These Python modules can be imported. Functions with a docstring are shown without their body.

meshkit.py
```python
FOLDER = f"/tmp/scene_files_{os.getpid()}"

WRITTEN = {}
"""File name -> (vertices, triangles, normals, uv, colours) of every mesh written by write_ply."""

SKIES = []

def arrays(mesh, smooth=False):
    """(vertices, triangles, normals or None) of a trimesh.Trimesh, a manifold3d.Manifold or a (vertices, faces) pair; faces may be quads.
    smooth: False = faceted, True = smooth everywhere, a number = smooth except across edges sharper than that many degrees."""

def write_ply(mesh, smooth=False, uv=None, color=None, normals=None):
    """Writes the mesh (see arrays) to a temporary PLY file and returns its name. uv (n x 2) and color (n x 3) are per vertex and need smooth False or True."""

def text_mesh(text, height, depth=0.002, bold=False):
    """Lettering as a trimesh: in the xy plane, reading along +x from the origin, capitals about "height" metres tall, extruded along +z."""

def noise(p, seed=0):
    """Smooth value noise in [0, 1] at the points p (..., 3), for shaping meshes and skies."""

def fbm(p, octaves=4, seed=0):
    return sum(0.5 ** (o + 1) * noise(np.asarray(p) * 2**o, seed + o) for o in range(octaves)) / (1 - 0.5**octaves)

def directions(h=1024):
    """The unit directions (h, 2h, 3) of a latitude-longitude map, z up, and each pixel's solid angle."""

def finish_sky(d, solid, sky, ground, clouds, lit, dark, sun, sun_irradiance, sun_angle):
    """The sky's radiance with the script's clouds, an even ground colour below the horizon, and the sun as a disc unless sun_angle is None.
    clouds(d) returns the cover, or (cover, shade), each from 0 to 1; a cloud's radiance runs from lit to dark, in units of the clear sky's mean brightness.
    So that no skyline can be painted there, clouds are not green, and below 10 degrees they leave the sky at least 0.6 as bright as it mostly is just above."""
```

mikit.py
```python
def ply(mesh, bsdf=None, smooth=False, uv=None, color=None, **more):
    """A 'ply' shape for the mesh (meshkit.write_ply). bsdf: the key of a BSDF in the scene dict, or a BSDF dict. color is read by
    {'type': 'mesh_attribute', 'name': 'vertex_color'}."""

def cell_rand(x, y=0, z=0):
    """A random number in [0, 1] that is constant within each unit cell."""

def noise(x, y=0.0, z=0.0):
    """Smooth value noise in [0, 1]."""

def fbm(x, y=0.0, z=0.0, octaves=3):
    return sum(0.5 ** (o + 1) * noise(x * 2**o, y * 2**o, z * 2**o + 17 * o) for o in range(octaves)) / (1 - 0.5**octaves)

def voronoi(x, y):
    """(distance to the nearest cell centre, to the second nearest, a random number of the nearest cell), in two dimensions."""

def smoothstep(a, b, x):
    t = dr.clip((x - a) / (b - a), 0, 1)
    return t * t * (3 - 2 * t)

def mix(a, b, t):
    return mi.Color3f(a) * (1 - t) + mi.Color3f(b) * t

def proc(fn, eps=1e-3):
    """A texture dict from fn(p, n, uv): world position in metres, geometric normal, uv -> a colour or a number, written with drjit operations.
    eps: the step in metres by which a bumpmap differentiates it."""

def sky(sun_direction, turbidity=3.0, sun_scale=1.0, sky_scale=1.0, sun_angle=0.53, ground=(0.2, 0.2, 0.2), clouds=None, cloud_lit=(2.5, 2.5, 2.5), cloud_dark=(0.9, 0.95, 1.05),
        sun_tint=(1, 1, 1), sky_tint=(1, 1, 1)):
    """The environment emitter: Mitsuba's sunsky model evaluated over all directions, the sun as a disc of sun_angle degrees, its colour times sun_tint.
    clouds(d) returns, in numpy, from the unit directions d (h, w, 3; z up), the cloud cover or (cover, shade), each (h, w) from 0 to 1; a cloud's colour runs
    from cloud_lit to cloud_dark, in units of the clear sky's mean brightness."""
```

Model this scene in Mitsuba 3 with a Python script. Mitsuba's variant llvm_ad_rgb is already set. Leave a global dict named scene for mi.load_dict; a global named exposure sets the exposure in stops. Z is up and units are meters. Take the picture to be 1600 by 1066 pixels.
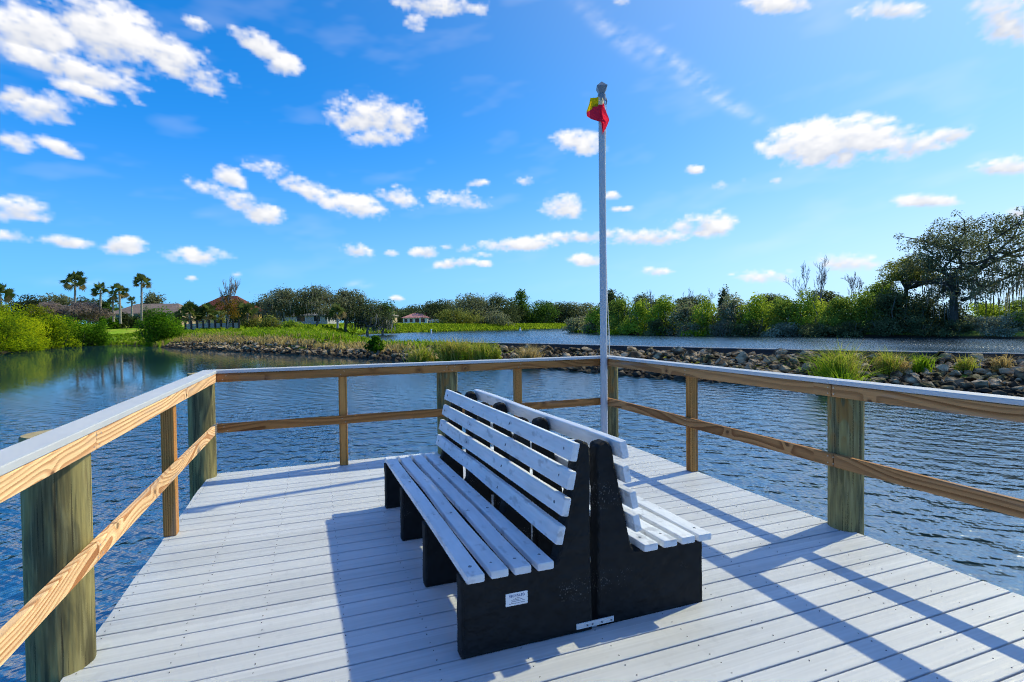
import math
import numpy as np, trimesh, shapely, drjit as dr, mitsuba as mi, mikit, meshkit
from scipy.interpolate import RBFInterpolator
from scipy.spatial import ConvexHull

scene, labels = {}, {}
T = mi.ScalarTransform4f
# ------------------------------------------------------------------ camera, sky, exposure
EYE = np.array([1.1145, -6.4441, 1.5942])
YAW, PITCH, ROLL, FOC = 0.3562, 0.0214, -0.0115, 819.71
FW = np.array([math.sin(YAW) * math.cos(PITCH), math.cos(YAW) * math.cos(PITCH), -math.sin(PITCH)])
RT = np.array([math.cos(YAW), -math.sin(YAW), 0.0])
UP = np.cross(RT, FW)
UPR = UP * math.cos(ROLL) - RT * math.sin(ROLL)
scene['camera'] = {'type': 'perspective', 'fov': 2 * math.degrees(math.atan(800 / FOC)), 'fov_axis': 'x', 'near_clip': 0.05, 'far_clip': 9000.0,
                   'principal_point_offset_y': 9.92 / 1066,
                   'to_world': T().look_at(origin=EYE.tolist(), target=(EYE + FW).tolist(), up=UPR.tolist())}
exposure = 1.7
SUN = (0.9824 * math.cos(math.radians(42.2)), 0.187 * math.cos(math.radians(42.2)), math.sin(math.radians(42.2)))
CLOUDS = np.array([float(t) for t in """-21.11 22.49 2.92 -0.01 -0.41 -1.82 1.00
-16.35 23.61 3.46 -0.86 -0.87 -2.25 1.10
-11.70 22.81 3.48 -0.97 -0.69 -1.68 1.00
-19.18 20.66 3.99 -0.46 -0.26 -0.95 0.90
-21.24 17.26 2.94 0.41 -0.11 -1.24 1.00
-22.55 17.86 1.06 0.29 -0.02 -0.73 0.80
-18.18 19.16 2.04 -0.39 -0.16 -0.53 0.80
-22.74 14.48 1.11 -0.36 -0.25 -0.80 0.80
-20.02 14.55 1.43 -0.45 -0.16 -0.49 0.80
-14.65 19.31 0.86 -0.28 -0.16 -0.40 0.50
-9.86 26.02 1.19 -0.21 -0.20 -0.53 0.70
-4.21 25.24 2.16 -0.95 -0.51 -0.87 0.90
-2.79 24.33 1.33 -0.13 -0.27 -0.95 0.90
5.44 20.68 3.51 0.29 -0.04 -1.98 1.10
8.38 20.59 2.48 0.16 -0.03 -1.77 1.00
6.38 18.98 2.47 0.17 -0.02 -1.08 0.90
-7.28 12.04 3.08 -0.95 -0.35 -1.02 0.95
-7.40 13.88 1.23 -0.49 -0.40 -0.93 0.85
-4.69 10.89 1.62 -0.35 -0.28 -1.07 0.90
-1.54 13.74 4.03 -1.73 -0.48 -1.02 0.95
-5.28 14.98 1.12 -0.31 -0.16 -0.45 0.70
4.00 12.05 3.78 -0.63 -0.25 -1.13 1.00
8.58 13.07 2.10 -0.90 -0.45 -0.95 0.75
-22.57 9.30 1.81 -0.10 -0.14 -1.09 1.00
-22.99 7.22 1.16 -0.05 -0.05 -0.55 0.80
-19.71 7.12 1.68 -0.08 -0.05 -0.47 0.80
-15.94 7.11 1.35 0.10 -0.02 -0.72 0.90
-10.05 6.52 2.78 0.04 -0.05 -0.89 0.95
3.92 7.72 1.62 -0.25 -0.13 -0.71 0.80
15.37 12.96 3.35 -0.26 -0.11 -1.04 0.75
16.99 14.85 1.14 0.00 -0.01 -0.45 0.70
11.19 7.66 1.48 0.01 -0.01 -0.61 0.85
14.25 6.52 2.19 0.19 0.05 -0.61 0.80
17.50 6.45 0.97 -0.01 -0.01 -0.41 0.60
21.92 8.52 4.54 0.16 0.03 -0.75 0.85
16.00 8.16 2.45 0.34 0.06 -0.47 0.60
13.59 8.22 0.82 0.00 -0.01 -0.41 0.60
27.41 18.62 2.45 -0.33 -0.14 -1.34 1.00
26.25 12.23 2.15 -0.07 -0.01 -1.45 1.00
22.13 14.95 1.01 -0.02 -0.01 -0.52 0.80
31.23 13.20 0.91 -0.05 -0.00 -0.45 0.70
32.56 11.83 1.43 -0.01 0.01 -0.32 0.60
28.83 9.16 4.70 0.08 0.03 -0.60 0.90
34.52 8.79 5.50 -0.08 0.02 -0.86 1.00
40.25 9.61 3.33 -0.06 0.06 -1.40 1.00
28.67 6.67 1.90 -0.05 -0.01 -0.68 0.80
35.60 5.23 2.07 -0.08 -0.00 -0.47 0.60
51.27 15.78 4.17 -0.49 0.10 -1.99 1.15
54.00 15.62 3.71 -0.71 0.00 -1.81 1.10
57.46 14.65 3.18 -0.25 0.09 -1.04 1.00
60.22 14.83 1.40 -0.01 0.10 -0.70 0.90
39.65 15.13 0.90 -0.09 -0.00 -0.43 0.80
42.27 13.29 1.16 -0.02 0.04 -0.55 0.60
47.28 13.31 0.75 -0.10 -0.00 -0.35 0.50
44.16 13.69 0.45 -0.05 -0.00 -0.30 0.40
58.57 9.91 1.86 -0.20 0.02 -0.58 0.90
63.47 11.69 1.66 -0.19 0.04 -0.68 0.90
64.48 8.11 0.85 -0.13 0.00 -0.49 0.80
47.01 27.95 3.02 -0.74 -0.00 -0.81 1.00
55.85 25.26 2.06 -0.45 0.07 -0.88 1.00
63.66 22.48 1.77 -1.93 -0.83 -1.53 1.10
13.26 30.58 4.66 -0.10 -0.12 -1.01 0.80
10.54 29.11 0.97 -0.65 -0.69 -0.76 0.50
32.37 30.47 0.80 -0.09 -0.00 -0.40 0.70
52.80 5.14 3.07 -0.22 0.00 -0.93 0.70
46.43 4.19 3.37 -0.16 -0.00 -0.75 0.60
38.14 24.83 2.89 -2.13 -0.30 -0.41 0.32
41.81 21.32 2.96 -2.02 -0.26 -0.45 0.35
31.69 27.94 2.68 -2.29 -0.53 -0.51 0.25
-7.15 4.96 0.60 0.02 -0.01 -0.31 0.60
-10.86 4.54 0.51 0.02 -0.01 -0.30 0.40
-19.25 3.88 1.24 0.05 -0.01 -0.27 0.30
4.18 4.23 0.90 0.01 -0.01 -0.33 0.30
8.09 2.77 0.67 -0.00 -0.00 -0.27 0.60
7.50 7.54 0.92 0.02 -0.01 -0.40 0.50
17.38 7.41 1.38 -0.01 -0.00 -0.34 0.50""".split()]).reshape(-1, 7)


def clouds(d):
    az = np.degrees(np.arctan2(d[..., 0], d[..., 1]))
    el = np.degrees(np.arcsin(np.clip(d[..., 2], -1, 1)))
    ce = np.cos(np.radians(el))
    field = np.full(az.shape, -1.0)
    rel = np.zeros(az.shape)
    faint = np.zeros(az.shape)
    for A, E, ux, uy, wx, wy, s in CLOUDS:
        s = s + 0.16 if 0.36 <= s < 0.95 else s
        da = (az - A + 180) % 360 - 180
        near = (np.abs(da) < 14) & (np.abs(el - E) < 12)
        x, y = (da[near] * ce[near]), el[near] - E
        det = ux * wy - uy * wx
        p, q = (x * wy - y * wx) / det, (y * ux - x * uy) / det
        q = np.where(q > 0, q * 1.25, q)      # flatter undersides (w points down)
        r2 = p * p + q * q
        f = s - 0.35 + 0.26 * math.exp(-(math.hypot(ux, uy) + math.hypot(wx, wy)) / 1.1) - 0.55 * r2
        if s < 0.36:
            faint[near] += s * np.exp(-r2 * 0.8)
            continue
        old = field[near]
        field[near] = np.maximum(old, f)
        rel[near] = np.where(f > old, q, rel[near])
    # beyond the frame: loose fair-weather clouds like those in view
    plane = d[..., :2] / np.maximum(d[..., 2:3], 0.03)
    pc = np.concatenate([plane * 0.9, np.zeros_like(plane[..., :1])], -1)
    rnd = meshkit.fbm(pc + 31.7, 4, 5)
    outside = (np.abs((az - 20.4 + 180) % 360 - 180) > 52) | (el > 36)
    field = np.where(outside, np.maximum(field, (rnd - 0.62) * 3.2), field)
    pn = np.stack([az * 0.36 * ce, el * 0.62, el * 0], -1)
    n1 = meshkit.fbm(pn, 5, 3) - 0.5
    n2 = meshkit.fbm(pn * 3.1 + 9, 4, 8) - 0.5
    n3 = meshkit.fbm(pn * 8.3 + 2, 3, 21) - 0.5
    v = field + 1.15 * n1 + 1.0 * n2 + 0.45 * n3
    cover = np.clip((v + 0.12) / 0.85, 0, 1)
    cover = cover * cover * (3 - 2 * cover)
    wisp = np.clip((meshkit.fbm(np.stack([az * 0.16 * ce + el * 0.1, el * 0.5 - az * 0.08, el * 0], -1), 4, 12) - 0.56) * 2.2, 0, 1) * 0.16
    streak = meshkit.fbm(np.stack([az * 0.55 * ce + el * 0.5, el * 1.7 - az * 0.7, el * 0], -1), 4, 31)
    cover = np.maximum(cover * 0.97, wisp * np.clip(el / 10, 0, 1) + np.clip(faint * (streak * 2.4 - 0.55), 0, 0.5))
    # thin bright veil round the sun
    ang = np.degrees(np.arccos(np.clip(d @ (np.array(SUN) / np.linalg.norm(SUN)), -1, 1)))
    veil = 0.48 * np.exp(-(ang / 35) ** 2) + (0.15 + 0.72 * np.exp(-(ang / 52) ** 2)) * np.exp(-(el / 11) ** 2)
    cover = cover + veil * (1 - cover)
    shade = np.clip(0.45 + 0.45 * rel - 0.6 * n1 - 0.9 * n2, 0, 1) * np.clip(v * 1.8, 0, 1)
    return cover, shade * 0.8


scene['sky'] = mikit.sky(SUN, turbidity=2.6, sun_scale=0.88, sky_scale=1.0, sky_tint=(0.08, 1.10, 1.95), sun_tint=(0.99, 1.08, 0.90), clouds=clouds,
                         cloud_lit=(3.1, 3.05, 3.0), cloud_dark=(1.25, 1.45, 1.85), ground=(0.12, 0.14, 0.14))

# ------------------------------------------------------------------ helpers
def put(key, mesh, bsdf, smooth=False, **kw):
    k, n = key, 0
    while k in scene:
        n += 1
        k = f'{key}_{n:03d}'
    scene[k] = mikit.ply(mesh, bsdf, smooth, **kw)
    return k


used = set()
def thing(name, label, cat, group=None, kind=None):
    k, n = name, 0
    while k in used:
        n += 1
        k = f'{name}_{n:03d}'
    used.add(k)
    e = {'label': label, 'category': cat}
    if group: e['group'] = group
    if kind: e['kind'] = kind
    labels[k] = e
    return k


def join(ms):
    vs, fs, at = [], [], 0
    for v, f in ms:
        vs.append(v); fs.append(np.asarray(f) + at); at += len(v)
    return np.vstack(vs), np.vstack(fs)


def vf(m):
    return np.array(m.vertices), np.array(m.faces)


def hull(p):
    h = ConvexHull(p)
    f = h.simplices.copy()
    n = np.cross(p[f[:, 1]] - p[f[:, 0]], p[f[:, 2]] - p[f[:, 0]])
    flip = np.einsum('ij,ij->i', n, h.equations[:, :3]) < 0
    f[flip] = f[flip][:, ::-1]
    ids, inv = np.unique(f, return_inverse=True)
    return p[ids], inv.reshape(f.shape)


def bbox(lo, hi, b=0.004):
    lo, hi = np.asarray(lo, float), np.asarray(hi, float)
    pts = []
    for s in np.ndindex(2, 2, 2):
        c, sg = np.where(s, hi, lo), np.where(s, -1.0, 1.0)
        for k in range(3):
            o = sg * b; o[k] = 0
            pts.append(c + o)
    return hull(np.array(pts))


def tube(p, r, sides=6, cap=True):
    p = np.asarray(p, float); r = np.broadcast_to(np.asarray(r, float), (len(p),))
    t = np.gradient(p, axis=0); t /= np.linalg.norm(t, axis=1, keepdims=True) + 1e-12
    a = np.cross(t, [0.31, 0.17, 0.93] if abs(t[0, 2]) < 0.9 else [1.0, 0.1, 0]); a /= np.linalg.norm(a, axis=1, keepdims=True) + 1e-12
    b = np.cross(t, a)
    th = np.arange(sides) * 2 * np.pi / sides
    v = p[:, None] + r[:, None, None] * (np.cos(th)[None, :, None] * a[:, None] + np.sin(th)[None, :, None] * b[:, None])
    n, i = len(p), np.arange(sides)
    fs = []
    for k in range(n - 1):
        q = np.stack([k * sides + i, k * sides + (i + 1) % sides, (k + 1) * sides + (i + 1) % sides, (k + 1) * sides + i], 1)
        fs += [q[:, [0, 1, 2]], q[:, [0, 2, 3]]]
    v = v.reshape(-1, 3)
    if cap:
        v = np.vstack([v, p[:1], p[-1:]])
        fs.append(np.stack([i * 0 + n * sides, (i + 1) % sides, i], 1))
        fs.append(np.stack([i * 0 + n * sides + 1, (n - 1) * sides + i, (n - 1) * sides + (i + 1) % sides], 1))
    return v, np.vstack(fs)


def lathe(prof, c, sides=32):
    """profile [(r, z)...] round the vertical through c (x, y)."""
    th = np.arange(sides) * 2 * np.pi / sides
    v = np.array([[[c[0] + r * math.cos(t), c[1] + r * math.sin(t), z] for t in th] for r, z in prof]).reshape(-1, 3)
    i, fs = np.arange(sides), []
    for k in range(len(prof) - 1):
        q = np.stack([k * sides + i, k * sides + (i + 1) % sides, (k + 1) * sides + (i + 1) % sides, (k + 1) * sides + i], 1)
        fs += [q[:, [0, 1, 2]], q[:, [0, 2, 3]]]
    return v, np.vstack(fs)


def slab(poly, z0, z1):
    m = trimesh.creation.extrude_polygon(shapely.Polygon(poly), z1 - z0, engine='earcut')
    return np.array(m.vertices) + [0, 0, z0], np.array(m.faces)


def rot_z(v, a):
    c, s = math.cos(a), math.sin(a)
    return np.stack([v[:, 0] * c - v[:, 1] * s, v[:, 0] * s + v[:, 1] * c, v[:, 2]], 1)


def site(px, depth):
    """ground position on the bearing px (a 1600-wide plate) at the given distance along the dock's line of sight"""
    p = EYE + depth * (np.array([math.sin(YAW), math.cos(YAW), 0]) + RT * (px - 800) / FOC)
    return p[:2]


def level(px, y, depth):
    """height above the deck seen at plate row y at that distance"""
    return EYE[2] + depth * (505.5 - (px - 800) * 0.0115 - y) / FOC

# ------------------------------------------------------------------ materials
P = mikit.proc
noise, fbm, cell, sstep, mix = mikit.noise, mikit.fbm, mikit.cell_rand, mikit.smoothstep, mikit.mix


def mat(key, color, rough=0.6, spec=0.3, bump=None, bscale=0.01, two=True, eps=2e-3, **kw):
    b = {'type': 'principled', 'base_color': P(color) if callable(color) else {'type': 'rgb', 'value': list(color)}, 'roughness': rough, 'specular': spec, **kw}
    if bump is not None:
        b = {'type': 'bumpmap', 'nested': b, 'tex': P(bump, eps), 'scale': bscale}
    if two:
        b = {'type': 'twosided', 'nested': b}
    scene[key] = b


def plank_color(p, n, uv):
    k = cell(dr.floor((p.y + 20) / 0.1445), 3)
    g = fbm(p.x * 2.3 + k * 40, p.y * 85, k * 9)
    arch = noise(p.x * 3.0 + k * 70, dr.abs(dr.sin((p.y + 20) / 0.1445 * math.pi)) * 7 + noise(p.x * 1.1, k * 9) * 5, 2.0)
    st = fbm(p.x * 1.7, p.y * 1.9, 3.0)
    v = 0.90 + 0.12 * (g - 0.5) + 0.07 * (arch - 0.5) + 0.13 * (k - 0.5) + 0.14 * (st - 0.5) - 0.10 * sstep(0.66, 0.80, fbm(p.x * 0.9 + 5, p.y * 2.6, k * 3, 4))
    spot = sstep(0.80, 0.86, noise(p.x * 21, p.y * 21, 5.0)) * sstep(0.5, 0.75, noise(p.x * 2.2, p.y * 2.2, 8.0))
    return mi.Color3f(0.535, 0.57, 0.625) * v * (1 - 0.05 * spot)


def plank_bump(p, n, uv):
    k = cell(dr.floor((p.y + 20) / 0.1445), 3)
    return fbm(p.x * 3.0 + k * 40, p.y * 110, 0.0, 2)


mat('m_plank', plank_color, 0.5, 0.35, plank_bump, 0.0012)
mat('m_cap', lambda p, n, uv: mi.Color3f(0.50, 0.52, 0.555) * (0.92 + 0.12 * (fbm(p.x * 5, p.y * 5, p.z * 40) - 0.5)), 0.5, 0.35)


def wood(axis, light, dark, z_split=0.8):
    def fn(p, n, uv):
        s, a, b = {'x': (p.x, p.y, p.z), 'y': (p.y, p.x, p.z), 'z': (p.z, p.x, p.y)}[axis]
        if axis == 'z':
            ca, cb = a + 0.02 * (noise(a * 3, b * 3) - 0.5), b
            pa, pb = dr.floor(a * 4) / 4 + 0.13, dr.floor(b * 4) / 4 + 0.11
            piece = cell(dr.floor(a * 2), dr.floor(b * 2))
        else:
            top = dr.select(b > z_split, 1.0, 0.0)
            piece = top * 0.37 + dr.floor((s + 43.42) / 4.0) * 0.21
            pa = dr.floor(a * 2) / 2 + 0.06
            pb = dr.select(b > z_split, 1.03, 0.50) + 0.13 * (noise(s * 1.1 + piece * 31, 2.0) - 0.5) * 2
            ca, cb = a, b
        kc = dr.floor(s / 0.62 + piece * 7)
        ks, kb = (kc + 0.2 + 0.6 * cell(kc, 3) - piece * 7) * 0.62, pb + 0.05 * (cell(kc, 5) - 0.5)
        has = sstep(0.66, 0.67, cell(kc, 9))
        kd = dr.sqrt(dr.square((s - ks) * 0.8) + dr.square(cb - kb))
        r = dr.sqrt(dr.square(ca - pa) + dr.square((cb - pb))) + 0.012 * (noise(s * 1.3 + piece * 17, ca * 9, cb * 9) - 0.5) + 0.020 * dr.exp(-dr.square(kd / 0.045)) * has
        t = (r + 0.0016 * (noise(s * 7, ca * 60, cb * 60) - 0.5)) / (0.0085 + 0.004 * piece)
        fr = t - dr.floor(t)
        late = sstep(0.25, 0.85, fr) * (1 - sstep(0.93, 1.0, fr))
        fib = fbm(s * 6, ca * 240, cb * 240, 2)
        c = mix(light, dark, late * (0.54 + 0.7 * (noise(dr.floor(t) * 3.1, piece * 5) - 0.3)))
        c = c * (0.80 + 0.40 * fib) * (0.86 + 0.3 * noise(s * 0.9, piece * 9, 4.0))
        knot = (1 - sstep(0.010, 0.021, kd)) * has
        gray = sstep(0.60, 0.82, fbm(s * 2.0, ca * 14, cb * 14 + 9)) * 0.45
        c = mix(c, mi.Color3f(0.30, 0.27, 0.25), gray)
        return mix(c, mi.Color3f(0.07, 0.035, 0.018), knot * 0.8)
    return fn


def fine(p, n, uv):
    return fbm(p.x * 60, p.y * 60, p.z * 60, 2)


mat('m_pine_lit', wood('y', (0.76, 0.50, 0.27), (0.38, 0.16, 0.06)), 0.65, 0.2)      # same pine, paler: sunlight on the left boards put into the colour
mat('m_pine_shade_x', wood('x', (0.38, 0.165, 0.052), (0.115, 0.034, 0.008)), 0.65, 0.12)  # same pine, browner: shade on the back boards put into the colour
mat('m_pine_shade_y', wood('y', (0.43, 0.215, 0.088), (0.145, 0.052, 0.016)), 0.65, 0.12)  # browner too: shade of the right boards put into the colour; joists share it
mat('m_pine_z', wood('z', (0.52, 0.25, 0.075), (0.19, 0.062, 0.013)), 0.65, 0.12)


def pile_color(p, n, uv):
    w = 0.03 * (noise(p.x * 8, p.y * 8, p.z * 5) - 0.5)
    a = fbm(p.x * 14 + w * 40, p.y * 14, p.z * 1.5, 4)
    b = fbm(p.x * 60, p.y * 60 + w * 60, p.z * 3.2 + 7, 3)
    r = noise(p.x * 7, p.y * 7, p.z * 1.1 + 3)
    c = mix((0.37, 0.32, 0.135), (0.15, 0.138, 0.072), sstep(0.38, 0.66, a))
    c = mix(c, (0.44, 0.40, 0.20), sstep(0.50, 0.75, b) * 0.55)
    c = c * (0.72 + 0.56 * fbm(p.x * 150, p.y * 150, p.z * 7.0, 2))
    c = mix(c, (0.07, 0.06, 0.035), sstep(0.58, 0.74, fbm(p.x * 34 + w * 30, p.y * 34, p.z * 2.2 + 11, 4)) * 0.55)
    c = mix(c, (0.36, 0.19, 0.05), sstep(0.60, 0.8, r) * sstep(0.4, 0.6, noise(p.x * 30, p.y * 30, p.z * 9)) * 0.7)
    crack = sstep(0.76, 0.80, noise(p.x * 110, p.y * 110, p.z * 1.4 + 40))
    return mix(c, (0.03, 0.025, 0.018), crack * 0.6) * 0.70


mat('m_pile', pile_color, 0.8, 0.2, lambda p, n, uv: fbm(p.x * 60, p.y * 60, p.z * 4, 2), 0.006)
mat('m_pile_top', lambda p, n, uv: mi.Color3f(0.30, 0.25, 0.15) * (0.7 + 0.6 * fbm(p.x * 60, p.y * 60, p.z)), 0.85, 0.15)


def slat_color(p, n, uv):
    a = fbm(p.x * 9, p.y * 4, p.z * 9, 4)
    s = fbm(p.x * 70, p.y * 5, p.z * 70, 2)
    d = sstep(0.60, 0.78, fbm(p.x * 22, p.y * 14, p.z * 22 + 4, 3))
    return mi.Color3f(0.66, 0.70, 0.76) * (0.78 + 0.30 * a + 0.14 * (s - 0.5)) * (1 - 0.26 * d)


mat('m_slat', slat_color, 0.42, 0.4, lambda p, n, uv: fbm(p.x * 40, p.y * 9, p.z * 40, 3), 0.004)


def black_color(p, n, uv):
    glint = sstep(0.76, 0.84, noise(p.x * 190, p.y * 190, p.z * 120)) * sstep(0.66, 0.80, noise(p.x * 5.3, p.y * 5, p.z * 4.4 + 2))  # pale specks: small glints painted into the black
    return mix(mi.Color3f(0.009, 0.011, 0.013) * (0.5 + fbm(p.x * 18, p.y * 18, p.z * 18)), (0.17, 0.16, 0.15), glint * 0.75)


mat('m_black', black_color, 0.6, 0.22, lambda p, n, uv: fbm(p.x * 34, p.y * 34, p.z * 34, 3) + 0.3 * noise(p.x * 160, p.y * 160, p.z * 160), 0.020)
mat('m_bolt', (0.17, 0.19, 0.22), 0.5, 0.4)
mat('m_bright_bolt', (0.6, 0.6, 0.6), 0.35, 0.5, metallic=0.9)
mat('m_screw', (0.10, 0.11, 0.13), 0.6, 0.3)
mat('m_white_plate', (0.72, 0.75, 0.80), 0.35, 0.4)
mat('m_blue_ink', (0.01, 0.06, 0.25), 0.5)
mat('m_grey_ink', (0.20, 0.24, 0.33), 0.5)
mat('m_alu', lambda p, n, uv: mi.Color3f(0.55, 0.57, 0.60) * (0.9 + 0.2 * fbm(p.x * 30, p.y * 30, p.z * 3)), 0.35, 0.5)
mat('m_pole', (0.45, 0.46, 0.50), 0.5, 0.4)
mat('m_finial', (0.20, 0.215, 0.25), 0.4, 0.5)
mat('m_rope', lambda p, n, uv: mi.Color3f(0.68, 0.66, 0.62) * (0.8 + 0.4 * noise(p.x * 200, p.y * 200, p.z * 160)), 0.9, 0.1)
for nm, c in dict(m_flag_yellow=(1.0, 0.62, 0.012), m_flag_red=(0.85, 0.03, 0.07), m_flag_cream=(0.95, 0.82, 0.55), m_flag_fold_shade=(0.42, 0.27, 0.01)).items():
    scene[nm] = {'type': 'principledthin', 'base_color': {'type': 'rgb', 'value': list(c)}, 'roughness': 0.7, 'diff_trans': 1.1, 'spec_trans': 0.0, 'eta': 1.2}


def water_bump(p, n, uv):
    w = mi.Float(0.0)
    for kx, ky, ph, a in RIPPLES:
        w = w + a * dr.sin(p.x * kx + p.y * ky + ph + 2.0 * noise(p.x * 0.55 + ph, p.y * 0.55))
    far = dr.sqrt(dr.square(p.x - 1) + dr.square(p.y + 6))
    calm = calm_of(p.x, p.y, noise, sstep)
    chan = sstep(34.5, 38.0, 0.86 * p.x + 0.51 * p.y)
    return w * calm * (1 + 0.9 * chan) / (1 + dr.square(far / (55 + 90 * chan)))


def calm_of(x, y, nz, ss):
    """1 where the breeze ruffles the water; small in the lee of the far left-hand shore; the open channel beyond the breakwater is ruffled again"""
    lee = 1 - 0.90 * ss(10.0, 29.0, -0.5 * x + 0.87 * y)
    chan = ss(34.5, 38.0, 0.86 * x + 0.51 * y)
    return (lee + (1 - lee) * chan) * (0.65 + 0.7 * nz(x * 0.13, y * 0.13 + 4))


_r = np.random.default_rng(7)
RIPPLES = []
for _k in range(11):
    lam = 0.055 * 1.30 ** _k; th = _r.uniform(0.0, 3.14); kk = 2 * math.pi / lam
    RIPPLES.append((kk * math.cos(th), kk * math.sin(th), float(_r.uniform(0, 6.28)), float(0.0028 * lam / 0.3)))
scene['m_water'] = {'type': 'bumpmap', 'tex': P(water_bump, 0.012), 'scale': 1.0, 'nested': {'type': 'principled', 'base_color': {'type': 'rgb', 'value': [0.004, 0.017, 0.028]}, 'roughness': P(lambda p, n, uv: 0.025 + 0.085 * dr.minimum(calm_of(p.x, p.y, noise, sstep), 1.0)), 'eta': 4.6}}


def ground_color(p, n, uv):
    a = fbm(p.x * 0.25, p.y * 0.25, 0.0, 4)
    g = mix((0.16, 0.28, 0.018), (0.27, 0.30, 0.045), sstep(0.4, 0.65, a))
    g = g * (0.75 + 0.5 * noise(p.x * 2.2, p.y * 2.2))
    mud = mix((0.05, 0.042, 0.03), (0.02, 0.018, 0.014), noise(p.x * 0.8, p.y * 0.8))
    rocky = sstep(18.5, 20.0, 0.86 * p.x + 0.51 * p.y) * (1 - sstep(46.0, 54.0, p.y)) * (1 - sstep(35.0, 36.0, 0.86 * p.x + 0.51 * p.y))
    return mix(mud, g, sstep(-0.95, -0.55, p.z + 0.3 * (a - 0.5)) * (1 - rocky * sstep(0.3, 0.5, noise(p.x * 0.9, p.y * 0.9, 3.0))))


mat('m_ground', ground_color, 0.9, 0.1)


def rock_color(p, n, uv):
    a = fbm(p.x * 2.3, p.y * 2.3, p.z * 2.3, 4)
    c = mix((0.055, 0.038, 0.024), (0.50, 0.38, 0.25), sstep(0.40, 0.70, a))
    c = c * (0.7 + 0.6 * fbm(p.x * 11, p.y * 11, p.z * 11, 3))
    moss = sstep(0.52, 0.7, fbm(p.x * 1.1 + 4, p.y * 1.1, p.z * 3, 3)) * sstep(0.1, 0.7, n.z)
    c = mix(c, (0.10, 0.105, 0.035), moss * 0.6)
    wet = 1 - sstep(-1.05, -0.80, p.z + 0.12 * (a - 0.5))
    return mix(c, mi.Color3f(0.022, 0.020, 0.018), wet * 0.85)


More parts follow.
